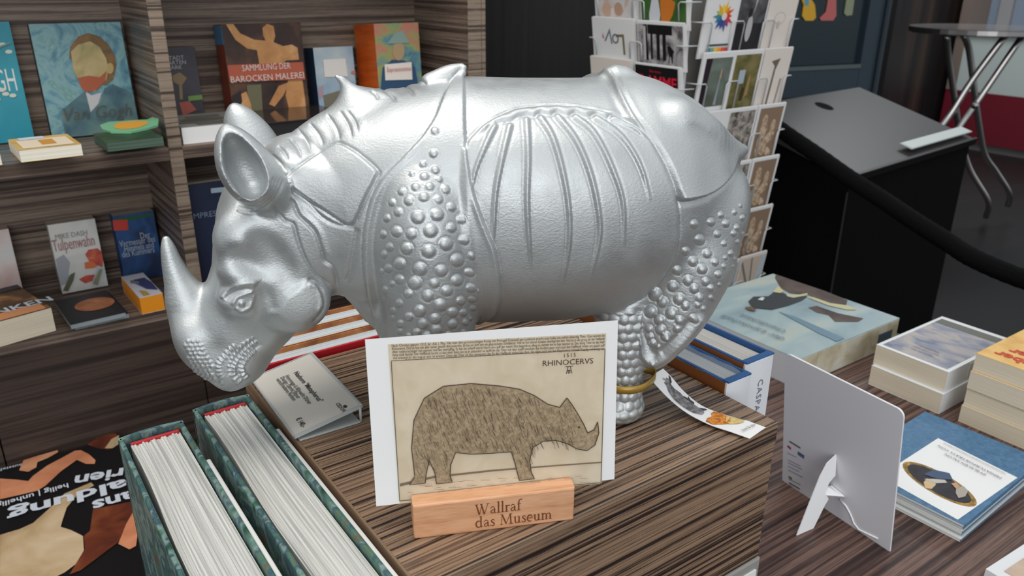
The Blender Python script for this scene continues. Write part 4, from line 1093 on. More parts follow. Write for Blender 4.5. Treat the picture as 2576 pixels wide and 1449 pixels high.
o1 = painted('amber print', [(0.3, srgb(120, 52, 12)), (0.5, srgb(206, 118, 26)), (0.7, srgb(232, 170, 60))], 300)
o2 = painted('pale amber print', [(0.3, srgb(190, 150, 70)), (0.6, srgb(226, 205, 140))], 300)
tag_art('picture', [(o1, [(0.60, 0.92), (0.635, 0.98), (0.72, 0.90), (0.80, 0.80), (0.80, 0.52), (0.74, 0.26), (0.69, 0.06), (0.63, 0.06), (0.615, 0.30), (0.625, 0.56), (0.60, 0.72)]),
                    (o2, [(0.70, 0.86), (0.76, 0.92), (0.84, 0.90), (0.86, 0.80), (0.83, 0.56), (0.78, 0.40), (0.74, 0.52), (0.72, 0.70)]),
                    (o1, [(0.735, 0.84), (0.75, 0.84), (0.775, 0.50), (0.755, 0.48)]),
                    (col(96, 74, 24), [(0.69, 0.96), (0.70, 0.99), (0.855, 0.93), (0.85, 0.89)])])
ta, tb2 = on_tag(0.91, 0.20, 0.001)+t0, on_tag(0.935, 0.86, 0.001)+t0
ex_ = unit(tb2-ta); nz_ = unit(np.cross(unit(U3[-1]-U3[-4]), U3[-2]-L3[-2])); nz_ = nz_ if nz_[2] > 0 else -nz_
text('lettering', 'kunst & natur', 0.0042, (0, 0), g2, tg, 'CENTER', 0, 0.0, frame=frame4((ta+tb2)/2-t0+np.array([0, 0, 0.0006]), ex_, np.cross(nz_, ex_), nz_), width=float(np.linalg.norm(tb2-ta)))
gold = mat('gold cloth band', srgb(176, 142, 66), 0.38, 0.35)
legc = RO+np.array([0, 0, CZ])-0.004*RU+0.0445*RW
hole = az(1646, 936, PZ+0.031)
bm = bmesh.new()
vz = PZ+0.033
ring = []
for k in range(28):
    a = 2*math.pi*k/28
    p = np.array([legc[0]+0.0200*math.cos(a), legc[1]+0.0200*math.sin(a), vz])
    dv = np.array([hole[0]-legc[0], hole[1]-legc[1], 0]); dd = unit(dv); al = max(0, math.cos(a)*dd[0]+math.sin(a)*dd[1])
    p[:2] += dd[:2]*(np.linalg.norm(dv)-0.0200)*(al**5); p[2] += (hole[2]-vz)*(al**3)
    ring.append(p-t0)
bt = [bm.verts.new(Vector(p+np.array([0, 0, 0.003]))) for p in ring]; bb = [bm.verts.new(Vector(p-np.array([0, 0, 0.003]))) for p in ring]
for k in range(28):
    j = (k+1) % 28
    f = bm.faces.new((bb[k], bb[j], bt[j], bt[k])); f.smooth = True
o = mesh_obj('gold_band', bm, gold, tg); o['label'] = 'gold cloth band round the hind leg'
sd = o.modifiers.new('thick', 'SOLIDIFY'); sd.thickness = 0.0008
# ------------------------------------------------------------------ books on the left
green = painted('mottled green cloth', [(0.30, srgb(36, 70, 60)), (0.40, srgb(70, 110, 98)), (0.47, srgb(122, 148, 140)), (0.53, srgb(54, 80, 96)), (0.60, srgb(76, 116, 96)), (0.70, srgb(112, 74, 64))], 40, detail=6, rough=0.4)
redband = mat('red headband', srgb(176, 34, 40), 0.6)
def standing(name, txt, x0, x1, y_back, y_front, ztop, group, tilt=0.0, flap=True):
    """hardback standing on its tail, spine away from the visitor, pages showing on top"""
    t = x1-x0; w = y_back-y_front; h = ztop-TZ
    b = thing(name, txt, 'book', (x0, y_back, TZ), None, group)
    bd = 0.0034
    bm = bmesh.new(); bx(bm, (0, -w, 0), (bd, 0, h), 0.0012); mesh_obj('board', bm, green, b)
    bm = bmesh.new(); bx(bm, (t-bd, -w, 0), (t, 0, h), 0.0012); mesh_obj('board', bm, green, b)
    bm = bmesh.new(); pts = [(t*k/8, 0.0030*math.sin(math.pi*k/8)) for k in range(9)]
    pa = [bm.verts.new((x, y, 0)) for x, y in pts]+[bm.verts.new((x, y-0.0035, 0)) for x, y in pts[::-1]]
    f = bm.faces.new(pa); r = bmesh.ops.extrude_face_region(bm, geom=[f])
    bmesh.ops.translate(bm, vec=(0, 0, h), verts=[v for v in r['geom'] if isinstance(v, bmesh.types.BMVert)])
    bmesh.ops.recalc_face_normals(bm, faces=bm.faces); mesh_obj('spine', bm, green, b)
    # page block with a gently wavy top, inset from the boards
    pz = h-0.0055; x_a, x_b = bd+0.0035, t-bd-0.0010
    bm = bmesh.new(); nx, ny = 60, 10; g = []
    for i in range(nx+1):
        u = i/nx
        for j in range(ny+1):
            y = -0.006-(w-0.010)*j/ny
            g.append(bm.verts.new((x_a+(x_b-x_a)*u+0.0010*math.sin(9*j/ny)*(1-u), y, pz+0.0007*math.sin(31*u)+0.0005*math.sin(83*u+0.6*j)-0.0004*(i % 2))))
    for i in range(nx):
        for j in range(ny):
            a = i*(ny+1)+j; bm.faces.new((g[a], g[a+1], g[a+ny+2], g[a+ny+1]))
    be = [e for e in bm.edges if e.is_boundary]
    r = bmesh.ops.extrude_edge_only(bm, edges=be)
    for v in [v for v in r['geom'] if isinstance(v, bmesh.types.BMVert)]: v.co.z = 0.004
    bmesh.ops.recalc_face_normals(bm, faces=bm.faces)
    mesh_obj('pages', bm, M['pg_top'], b)
    box('headband', (x_a, -0.0065, pz-0.004), (x_b, -0.0035, pz+0.0016), redband, b, 0.0008)['label'] = 'red sewn headband'
    if flap:
        bm = bmesh.new(); bx(bm, (t-0.0006, -w+0.001, 0.003), (t+0.0032, -0.062, h-0.0014), 0.0012)
        mesh_obj('jacket_flap', bm, M['paper'], b)
    return b
M['pg_top'] = pages_mat('page edges standing', (210, 210, 205), (180, 180, 177), 'x', 1500)
GB = 'thick green hardbacks standing by the plinth'
standing('hardback_book', 'thick green mottled hardback standing on end, next to the plinth side', 0.1105, 0.1545, 0.5885, 0.305, 1.0315, GB)
standing('hardback_book', 'thick green mottled hardback standing on end, left one with fanned pages', 0.0545, 0.1005, 0.5790, 0.300, 1.0300, GB)
# black catalogue on the bench, upside down to the visitor
blk = mat('black cover', srgb(17, 16, 19), 0.4)
BKZ = LZ+0.0005
bk = book('catalogue', 'large black art catalogue with white title lying upside down on the bench', 'book', 0.29, 0.50, 0.028, blk, M['pg_white'], (0.135, 1.345, BKZ), (-1, 0, 0), (0, -1, 0), True)
bo, bex, bey, ben = np.array([0.135, 1.345, BKZ+0.028]), np.array([-1.0, 0, 0]), np.array([0, -1.0, 0]), np.array([0, 0, 1.0])
on_bk = loc_on(bo, bex, bey, ben)
def zk(x, y): return on_bk(x/3.926, 1080+y/3.926)
sk1 = painted('warm flesh ink', [(0.3, srgb(190, 112, 78)), (0.55, srgb(214, 142, 104)), (0.75, srgb(226, 164, 126))], 14)
sk2 = painted('pale cloth ink', [(0.3, srgb(158, 128, 92)), (0.5, srgb(192, 164, 126)), (0.72, srgb(212, 190, 158))], 12)
br1 = painted('russet ink', [(0.3, srgb(52, 24, 18)), (0.5, srgb(104, 46, 26)), (0.7, srgb(130, 70, 38))], 16)
dkg = painted('dark green ink', [(0.3, srgb(18, 20, 24)), (0.7, srgb(34, 34, 36))], 10)
decal('picture', [(br1, [zk(x, y) for x, y in [(860, 150), (1000, 60), (1150, 40), (1170, 120), (1080, 200), (960, 190)]]),
                  (sk2, [zk(x, y) for x, y in [(1035, 190), (1100, 100), (1175, 60), (1170, 150), (1110, 190)]]),
                  (sk1, [zk(x, y) for x, y in [(0, 490), (160, 500), (280, 515), (330, 460), (470, 360), (640, 270), (740, 215), (800, 210), (880, 250), (945, 310), (935, 345), (850, 345), (760, 305), (600, 420), (450, 560), (370, 610), (200, 650), (0, 695)]]),
                  (sk1, [zk(x, y) for x, y in [(190, 410), (235, 310), (360, 270), (570, 210), (575, 230), (480, 285), (370, 330), (360, 380), (280, 425)]]),
                  (sk2, [zk(x, y) for x, y in [(0, 1050), (200, 990), (330, 930), (520, 760), (640, 640), (900, 530), (930, 560), (760, 660), (660, 780), (620, 900), (600, 970), (700, 1000), (820, 1060), (830, 1200), (760, 1330), (640, 1420), (560, 1460), (0, 1460)]]),
                  (br1, [zk(x, y) for x, y in [(920, 800), (1100, 760), (1300, 720), (1340, 900), (1200, 1100), (1000, 1250), (800, 1400), (690, 1440), (760, 1320), (840, 1190), (830, 1060), (890, 1010)]]),
                  (sk1, [zk(x, y) for x, y in [(1170, 1140), (1250, 940), (1330, 800), (1420, 900), (1400, 1020), (1360, 1050), (1345, 1160), (1280, 1195)]])], bk, 0.0284, 0.0002)
wh = col(206, 212, 222, 0.5)
def bk_row(s_, a, c, size, bold=0.0):
    p0, p1 = np.array(zk(*a)), np.array(zk(*c))
    text('lettering', s_, size, (p0+p1)/2, wh, bk, 'CENTER', math.atan2(p1[1]-p0[1], p1[0]-p0[0]), 0.0302, width=float(np.linalg.norm(p1-p0)), bold=bold)
bk_row('Grien', (1450, 395), (735, 520), 0.043, 0.0012)
bk_row('Baldung', (1480, 480), (90, 860), 0.043, 0.0012)
bk_row('Hans', (1560, 590), (920, 770), 0.043, 0.0012)
bk_row('heilig | unheilig', (680, 560), (-30, 765), 0.019, 0.0003)
bk_row('ausstellung', (220, 360), (-120, 440), 0.012, 0.0001)
# three red and white paperbacks standing behind the plinth
redc = mat('red cover', srgb(196, 32, 44), 0.4); ora = painted('orange brown cover', [(0.3, srgb(60, 38, 28)), (0.45, srgb(150, 84, 40)), (0.6, srgb(206, 140, 84)), (0.75, srgb(222, 180, 140))], 12)
gsp = [painted('striped spine', [(0.4, srgb(222, 218, 212)), (0.5, srgb(188, 40, 38)), (0.6, srgb(222, 218, 212))], 30)]
pg_t = pages_mat('page edges cool', (206, 213, 216), (168, 176, 180), 'y', 1600)
row0 = [(690, 918, 990, 828), (742, 882, 962, 816), (770, 850, 950, 790)]
for k in range(3):
    y0 = 0.6200+k*0.0205; x0 = 0.1800+k*0.006
    b = thing('paperback_book', ('red edged white paperback standing behind the plinth, nearest of the three', 'red edged paperback standing behind the plinth, middle of the three', 'red edged paperback standing behind the plinth, farthest of the three')[k], 'book', (x0, y0, TZ), None, 'red and white paperbacks behind the plinth')
    hh = 0.2665+0.0035*k; L_ = 0.205
    box('front_cover', (0, 0, 0), (L_, 0.0028 if k == 0 else 0.0012, hh), redc if k == 0 else ora, b, 0.0003)
    box('back_cover', (0, 0.0165, 0), (L_, 0.0178, hh+0.004), ora, b, 0.0003)
    box('pages', (0.0015, 0.0028 if k == 0 else 0.0012, 0.001), (L_-0.001, 0.0165, hh-0.0005), pg_t, b)
    bm = bmesh.new()
    for j, (a_, c_) in enumerate(((0, 0.0030), (0.0030, 0.0062), (0.0062, 0.0098), (0.0098, 0.0135), (0.0135, 0.0178))):
        bx(bm, (-0.0012, a_, 0), (0.0004, c_, hh), 0, j)
    mesh_obj('spine', bm, [redc, col(150, 84, 44), col(224, 222, 220), col(178, 142, 92), col(220, 216, 214)], b)

# ------------------------------------------------------------------ right of the plinth
blue = mat('blue cloth', srgb(30, 84, 140), 0.45); rust = mat('rust brown jacket', srgb(142, 84, 44), 0.42); spw = mat('white spine', srgb(230, 233, 238), 0.4)
def casp(txt, x0, t, yf, L_, ztop, film=False):
    b = thing('hardback_book', txt, 'book', (x0, yf, TZ), None, 'blue and rust hardbacks beside the plinth')
    h = ztop-TZ
    bm = bmesh.new(); bx(bm, (0, 0, 0), (0.003, L_, h), 0.0006, 0); bx(bm, (t-0.003, 0, 0), (t, L_, h), 0.0006, 1); mesh_obj('cover', bm, [blue, blue], b)
    box('jacket', (-0.0006, 0.0005, 0.0), (0.0002, L_-0.001, h-0.0012), rust, b)
    bm = bmesh.new(); pts = [(t*k/8, -0.0022*math.sin(math.pi*k/8)) for k in range(9)]
    pa = [bm.verts.new((x, y-0.001, 0)) for x, y in pts]+[bm.verts.new((x, 0.0028, 0)) for x, y in pts[::-1]]
    f = bm.faces.new(pa); r = bmesh.ops.extrude_face_region(bm, geom=[f])
    bmesh.ops.translate(bm, vec=(0, 0, h-0.001), verts=[v for v in r['geom'] if isinstance(v, bmesh.types.BMVert)])
    bmesh.ops.recalc_face_normals(bm, faces=bm.faces); mesh_obj('spine', bm, spw, b)
    bm = bmesh.new(); bx(bm, (0.0005, -0.0022, h-0.0012), (t-0.0005, 0.0042, h+0.0006), 0.0005); mesh_obj('head_cap', bm, blue, b)
    box('pages', (0.0036, 0.004, 0.002), (t-0.0036, L_-0.004, h-0.005), pages_mat('page edges beside', (205, 202, 196), (176, 172, 166), 'x', 1500), b)
    return b, h
bA, hA = casp('small rust jacketed hardback standing against the plinth side, white spine', 0.4780, 0.0300, 0.3705, 0.215, 1.0405)
bB, hB = casp('taller rust jacketed hardback with grey lettering down its white spine', 0.5105, 0.0375, 0.3790, 0.230, 1.0450)
fs = frame4((0, 0, 0), (0, 0, -1), (1, 0, 0), (0, -1, 0))
inkb = col(110, 122, 138)
text('lettering', 'CASPAR DAVID FRIEDRICH', 0.0098, (-hB+0.020, 0.0205), inkb, bB, 'LEFT', 0, 0.0036, frame=fs, spacing=1.15)
text('lettering', 'CASPAR DAVID FRIEDRICH', 0.0086, (-hA+0.027, 0.0175), inkb, bA, 'LEFT', 0, 0.0036, frame=fs, spacing=1.15)
film = mat('clear wrap film', srgb(190, 205, 220), 0.12, **{'Alpha': 0.28})
bm = bmesh.new(); g = []
for i in range(13):
    for j in range(4):
        x = -0.0006+0.0308*j/3; y = 0.004+0.20*i/12
        g.append(bm.verts.new((x, y, hA-0.0008+0.0010*math.sin(i*2.1+j*1.7))))
for i in range(12):
    for j in range(3):
        a = i*4+j; bm.faces.new((g[a], g[a+1], g[a+5], g[a+4]))
mesh_obj('wrap_film', bm, film, bA, True)
# the big pale art book lying flat
pale = painted('pale blue painting', [(0.26, srgb(120, 142, 150)), (0.42, srgb(146, 168, 174)), (0.56, srgb(166, 182, 182)), (0.68, srgb(180, 186, 174)), (0.82, srgb(152, 160, 170))], 5, (1, 2.6, 1), 4, 0.35)
BX0, BX1, BY0, BY1, BT = 0.9640, 1.2350, 0.6210, 0.8780, 0.050
lilac = mat('pale spine', srgb(196, 198, 204), 0.4)
bb = book('art_book', 'big pale blue painted art book lying flat before the card rack', 'book', BX1-BX0, BY1-BY0, BT, pale, M['pg_cream'], (BX0, BY0, TZ), (1, 0, 0), (0, 1, 0), True, None, lilac, 0.004)
on_bb = loc_on((BX0, BY0, TZ+BT), np.array([1.0, 0, 0]), np.array([0, 1.0, 0]), np.array([0, 0, 1.0]))
def zb_(x, y): return on_bb(1740+x/4.77, 680+y/4.77)
brn = painted('brown rock ink', [(0.3, srgb(58, 46, 44)), (0.55, srgb(88, 72, 66)), (0.75, srgb(106, 90, 78))], 20)
gdk = col(46, 52, 56, 0.4); crm = col(196, 190, 150, 0.45); stl = col(106, 134, 152, 0.4)
decal('picture', [(brn, [zb_(*p) for p in [(1000, 95), (1010, 50), (1300, 150), (1600, 250), (1870, 360), (1850, 430), (1720, 420), (1560, 370), (1400, 300), (1180, 280), (1070, 220)]]),
                  (brn, [zb_(*p) for p in [(1400, 450), (1500, 430), (1760, 520), (2060, 580), (2000, 620), (1720, 620), (1640, 540), (1500, 510)]]),
                  (stl, [zb_(*p) for p in [(1040, 500), (1240, 560), (1560, 700), (1830, 820), (1740, 860), (1520, 760), (1240, 610)]]),
                  (crm, [zb_(*p) for p in [(1380, 330), (1460, 330), (1660, 400), (1880, 430), (1980, 480), (1860, 480), (1640, 430)]]),
                  (gdk, [zb_(*p) for p in [(680, 380), (740, 325), (920, 320), (980, 275), (1110, 285), (1160, 310), (1390, 320), (1320, 370), (1160, 430), (960, 480), (760, 460), (710, 430)]]),
                  (crm, [zb_(*p) for p in [(1130, 300), (1240, 310), (1390, 285), (1385, 310), (1220, 340), (1150, 325)]]),
                  (crm, [zb_(*p) for p in [(970, 270), (1040, 200), (1110, 265), (1060, 285)]]),
                  (col(206, 214, 214), [zb_(*p) for p in [(790, 365), (840, 335), (875, 345), (850, 378)]]),
                  (col(104, 76, 58), [zb_(*p) for p in [(630, 460), (700, 450), (775, 480), (750, 505), (680, 490)]])], bb, BT+0.0004, 0.0003)
inkg = col(96, 112, 120)
def bbrow(s_, a, c, size):
    p0, p1 = np.array(zb_(*a)), np.array(zb_(*c))
    text('lettering', s_, size, (p0+p1)/2, inkg, bb, 'CENTER', math.atan2(p1[1]-p0[1], p1[0]-p0[0]), BT+0.0035, width=float(np.linalg.norm(p1-p0)), shear=0.2)
bbrow('Unendlichkeit', (1120, 755), (590, 550), 0.018)
bbrow('der Landschaft', (1110, 850), (360, 560), 0.018)
fsp = frame4((0, 0, 0), (1, 0, 0), (0, 0, 1), (0, -1, 0))
ytrim = painted('spine picture', [(0.3, srgb(170, 160, 128)), (0.5, srgb(200, 192, 168)), (0.7, srgb(214, 214, 204))], 30)
box('spine_print', (0.002, -0.0006, 0.002), (BX1-BX0-0.002, 0.0006, BT-0.002), ytrim, bb)
box('publisher_mark', (BX1-BX0-0.058, -0.0012, 0.018), (BX1-BX0-0.018, -0.0004, 0.034), col(62, 84, 96), bb)
# two small thick books
skyp = painted('cloud picture', [(0.3, srgb(96, 108, 132)), (0.45, srgb(140, 142, 156)), (0.6, srgb(172, 164, 160)), (0.78, srgb(186, 178, 170))], 22, (1, 2.2, 1), 3, 0.4)
whc = mat('white soft cover', srgb(226, 228, 230), 0.4)
QX0, QX1, QY0, QY1 = 1.0700, 1.2580, 0.4560, 0.5660
for k in range(2):
    dz = 0.0325
    b = book('paperback_book', ('small thick paperback lying under the cloud picture paperback', 'small thick white bordered paperback with a cloud picture, topmost of its pair')[k], 'book', QY1-QY0, QX1-QX0, dz-0.0004, whc, M['pg_cream'], (QX1+0.006*k, QY0+0.002*k, TZ+0.0003+k*dz), (0, 1, 0), unit((-1, 0.02 if k == 0 else -0.012, 0)), False, 'small thick paperbacks in a pair', whc)
    if k:
        w_, h_ = QX1-QX0, QY1-QY0
        decal('picture', [(skyp, rect(0.006, 0.012, h_-0.006, w_-0.007)), (col(98, 98, 90), rect(0.006, 0.012, h_-0.006, 0.034))], b, dz)
        for j, s_ in enumerate(('DIE WOLKEN', 'ÜBER DEM MEER', 'ERZÄHLUNG')):
            text('lettering', s_, 0.0055, (h_/2, w_-0.028-0.010*j), col(120, 118, 120), b, 'CENTER', math.pi, dz+0.0012)
        box('spine_label', (-0.0006, 0.02, 0.006), (0.0004, w_-0.06, dz-0.004), col(206, 205, 204), b)
# yellow books at the frame edge
yel = painted('yellow picture cover', [(0.35, srgb(222, 168, 78)), (0.55, srgb(232, 188, 104)), (0.75, srgb(214, 158, 70))], 18, rough=0.35)
crm2 = col(206, 192, 164)
YX0, YY1 = 1.074, 0.431
for k in range(4):
    t = 0.0262
    sh = (0.0, 0.004, 0.002, 0.006)[k]
    b = book('paperback_book', ('cream edged paperback at the bottom of the yellow pile', 'cream edged paperback second from the bottom of the yellow pile', 'cream edged paperback just under the top of the yellow pile', 'yellow covered paperback with red title, topmost of its pile')[k], 'book', 0.19, 0.118, t-0.0003, yel if k == 3 else crm2, M['pg_cream'], (YX0+0.19+sh, YY1, TZ+0.0003+k*t), (-1, 0, 0), (0, -1, 0), False, 'paperbacks in the yellow pile')
    if k == 3:
        for j, s_ in enumerate(('Zauber', 'der', 'Stille')):
            text('lettering', s_, 0.025, (0.166-0.0235*j, 0.014+0.008*j), col(206, 66, 40), b, 'RIGHT', -math.pi/2, t+0.0006, bold=0.0008)
# blue booklets
bl2 = painted('blue booklet cover', [(0.3, srgb(62, 104, 140)), (0.7, srgb(84, 126, 160))], 160, detail=2)
gx0, gy0, gl, gw = 0.7520, 0.2630, 0.210, 0.148
exb = unit((1, 0.045, 0)); eyb = np.array([-exb[1], exb[0], 0])
bkl = col(204, 206, 204)
goldp = painted('gilt oval ink', [(0.3, srgb(96, 72, 24)), (0.5, srgb(150, 116, 44)), (0.7, srgb(196, 160, 84))], 120)
drk = painted('dark portrait ink', [(0.3, srgb(24, 22, 28)), (0.6, srgb(44, 42, 50))], 90)
p_bt = az(2418, 1352, TZ+0.004)
bwid = np.array(p_bt)
for k in range(5):
    t = 0.0038
    off = (-0.004, 0.003, 0.0, 0.002, 0.0)[k]
    base = np.array([p_bt[0]+off, p_bt[1]+off*0.4, TZ+0.0003+k*(t+0.0003)])
    b = book('booklet', ('thin booklet at the bottom of the blue pile', 'thin booklet second from the bottom of the blue pile', 'thin booklet in the middle of the blue pile', 'thin booklet just under the top of the blue pile', 'blue booklet with an oval miniature portrait, topmost of its pile')[k], 'booklet', gw, gl, t, bl2 if k == 4 else bkl, M['pg_white'], tuple(base+exb*gl), eyb, -exb, False, 'blue miniature portrait booklets', bl2)
    if k == 4:
        on_bo = loc_on(base+exb*gl+np.array([0, 0, t]), eyb, -exb, np.array([0, 0, 1.0]))
        def zo(x, y): return on_bo(2230+x/3.543, 1040+y/3.543)
        lb_pts = [zo(460, 222), zo(1168, 575), zo(635, 950), zo(-60, 560)]
        oc = np.array(zo(462, 625)); ovx = np.array(zo(780, 740))-oc; ovy = np.array(zo(330, 455))-oc
        def ov(s_): return [tuple(oc+ovx*s_*math.cos(a)*0.98+ovy*s_*math.sin(a)*0.95) for a in [2*math.pi*q_/30 for q_ in range(30)]]
        decal('cover_label', [(M['white'], lb_pts), (goldp, ov(1.0)), (drk, ov(0.86)),
                              (col(206, 178, 138), [zo(*p) for p in [(330, 620), (360, 585), (420, 605), (440, 640), (400, 680), (345, 670)]]),
                              (col(192, 186, 176), [zo(*p) for p in [(330, 590), (420, 590), (520, 600), (540, 625), (440, 630)]]),
                              (col(58, 78, 110), [zo(*p) for p in [(330, 550), (420, 510), (560, 540), (590, 600), (450, 590)]]),
                              (col(168, 160, 148), [zo(*p) for p in [(620, 660), (690, 660), (725, 700), (700, 750), (640, 765), (615, 720)]]),
                              (col(190, 150, 118), [zo(*p) for p in [(575, 635), (620, 625), (655, 665), (615, 680)]])], b, t+0.0004, 0.0002)
        for s_, a, c, sz in (('MINIATURPORTRÄTS VON', (1020, 590), (460, 300), 0.0062), ('IM BLAUEN SALON', (880, 560), (520, 375), 0.0062), ('WALLRAF-RICHARTZ-MUSEUM & FONDATION CORBOUD', (1060, 552), (505, 275), 0.0034)):
            p0, p1 = np.array(zo(*a)), np.array(zo(*c))
            text('lettering', s_, sz, (p0+p1)/2, col(86, 88, 92), b, 'CENTER', math.atan2(p1[1]-p0[1], p1[0]-p0[0]), t+0.0024, width=float(np.linalg.norm(p1-p0)))
# white easel-backed card seen from behind
e_br, e_bl = az(2238, 1388, TZ), az(1968, 1208, TZ)
ex_e = unit(e_br-e_bl); nn_e = unit(np.cross(ex_e, [0, 0, 1.0])); nn_e = nn_e if nn_e@(EYE-e_bl) > 0 else -nn_e
le = math.radians(9)
up_e = unit(np.array([0, 0, 1.0])*math.cos(le)+nn_e*math.sin(le)); n_e = unit(np.cross(ex_e, up_e))
ez_t = az(0, 0, TZ)
top_r = apl(2263, 1030, e_br, n_e); EH = float((top_r-e_br)@up_e); EWD = float(np.linalg.norm(e_br-e_bl))
ea = thing('display_card', 'white cardboard display card seen from behind with its easel strut', 'display card', tuple(e_bl), [ex_e, up_e, n_e])
grey_w = mat('greyish card back', srgb(226, 226, 230), 0.55)
bm = bmesh.new()
cr = 0.008
pts = [(0, 0), (EWD, 0)]+[(EWD-cr+cr*math.cos(a), EH-cr+cr*math.sin(a)) for a in np.linspace(0, math.pi/2, 6)]+[(cr+cr*math.cos(a), EH-cr+cr*math.sin(a)) for a in np.linspace(math.pi/2, math.pi, 6)]
f = bm.faces.new([bm.verts.new((x, y, -0.0022)) for x, y in pts]); r = bmesh.ops.extrude_face_region(bm, geom=[f])
bmesh.ops.translate(bm, vec=(0, 0, 0.0022), verts=[v for v in r['geom'] if isinstance(v, bmesh.types.BMVert)])
bmesh.ops.recalc_face_normals(bm, faces=bm.faces); mesh_obj('panel', bm, grey_w, ea)
on_ea = loc_on(e_bl, ex_e, up_e, n_e)
def ze(x, y): return (1950+x/2.786, 880+y/2.786)
Re = np.stack([ex_e, up_e, n_e], 1)
def to_loc(p): return Re.T@(np.array(p)-e_bl)
hinge_t = np.array([*on_ea(*ze(425, 735)), 0.0012]); hinge_b = np.array([*on_ea(*ze(420, 905)), 0.0012])
ft_a, ft_b = to_loc(az(*ze(150, 1300), TZ+0.0005)), to_loc(az(*ze(262, 1252), TZ+0.0005))
kn = np.array([*on_ea(*ze(345, 1020)), 0.022]); kn2 = np.array([*on_ea(*ze(300, 960)), 0.030])
def slab(name, pts3, th, m_, par):
    bm = bmesh.new(); pts3 = [np.array(p, float) for p in pts3]
    nrm = unit(np.cross(pts3[1]-pts3[0], pts3[2]-pts3[0]))
    A = [bm.verts.new(Vector(p-nrm*th/2)) for p in pts3]; B2 = [bm.verts.new(Vector(p+nrm*th/2)) for p in pts3]
    bm.faces.new(A[::-1]); bm.faces.new(B2)
    for i in range(len(pts3)): bm.faces.new((A[i], A[(i+1) % len(pts3)], B2[(i+1) % len(pts3)], B2[i]))
    bmesh.ops.recalc_face_normals(bm, faces=bm.faces); return mesh_obj(name, bm, m_, par)
wc = mat('white card strut', srgb(246, 247, 249), 0.5)
depth = ft_a[2]
def on_strut(px, py):                                     # plane of the strut
    nS = np.cross(hinge_t-ft_a, ft_b-ft_a); nS = unit(nS); nw_ = Re@nS
    return to_loc(apl(px, py, Re@ft_a+e_bl, nw_))
slab('strut', [on_strut(*ze(*p)) for p in [(428, 732), (420, 880), (376, 930), (352, 1000), (372, 1045), (345, 1090), (266, 1250), (150, 1300), (240, 1070), (312, 890), (362, 795)]], 0.0012, wc, ea)
slab('strut_lock', [on_strut(*ze(345, 1018)), np.array([*on_ea(*ze(492, 1026)), 0.001]), np.array([*on_ea(*ze(400, 950)), 0.001]), on_strut(*ze(372, 960))], 0.0010, wc, ea)
tb_pts = [ze(455, 1045), ze(500, 1095), ze(530, 1150), ze(555, 1215), ze(590, 1260), ze(720, 1320)]
bm = bmesh.new(); tube(bm, [np.array([*on_ea(*p), 0.0006]) for p in tb_pts], 0.0008, 6); mesh_obj('crease', bm, wc, ea)
smalls = [(col(96, 98, 104), (100, 640), (178, 688), 0.0022), (col(176, 66, 62), (88, 672), (112, 694), 0.0034), (col(92, 112, 140), (160, 722), (205, 752), 0.0052),
          (col(168, 168, 172), (85, 720), (150, 752), 0.0012), (col(168, 168, 172), (92, 770), (180, 815), 0.0012), (col(168, 168, 172), (92, 790), (190, 838), 0.0012), (col(170, 170, 174), (92, 815), (170, 852), 0.0012),
          (col(170, 170, 174), (92, 840), (195, 892), 0.0012), (col(110, 140, 84), (96, 890), (120, 902), 0.0034), (col(150, 156, 150), (100, 905), (180, 945), 0.0012), (col(100, 102, 106), (98, 930), (175, 975), 0.0020)]
decal('imprint', [(m_, seg_poly(on_ea(*ze(*a)), on_ea(*ze(*c)), w_)) for m_, a, c, w_ in smalls], ea, 0.0003, 0.00002)
# price tag on the plinth front and a white book corner at the frame edge
pt0 = ay(1790, 1449, PY0-0.004)
pg_ = thing('price_tag', 'small clear price holder on the lower plinth front, right end', 'price tag', (0.4050, PY0-0.0005, 0.8760))
bm = bmesh.new(); bx(bm, (0.0, -0.003, -0.01), (0.0675, 0, 0.031), 0.002); mesh_obj('holder', bm, mat('clear holder', srgb(150, 150, 146), 0.15), pg_)
box('price_card', (0.018, -0.0042, 0.0), (0.062, -0.0028, 0.021), M['white'], pg_)
text('lettering', '€ 1,50', 0.0125, (0.0405, 0.0105), col(90, 92, 96), pg_, 'CENTER', 0, 0.0048, frame=frame4((0, 0, 0), (1, 0, 0), (0, 0, 1), (0, -1, 0)), shear=0.15)
cb = book('art_book', 'white bordered beige book cover at the near right table corner', 'book', 0.20, 0.15, 0.010, whc, M['pg_white'], (0.775, 0.105, TZ+0.0003), unit((1, -0.06, 0)), unit((0.06, 1, 0)), False)
decal('picture', [(painted('beige picture', [(0.3, srgb(186, 160, 140)), (0.7, srgb(208, 186, 166))], 20), rect(0.012, 0.012, 0.188, 0.138))], cb, 0.0105)
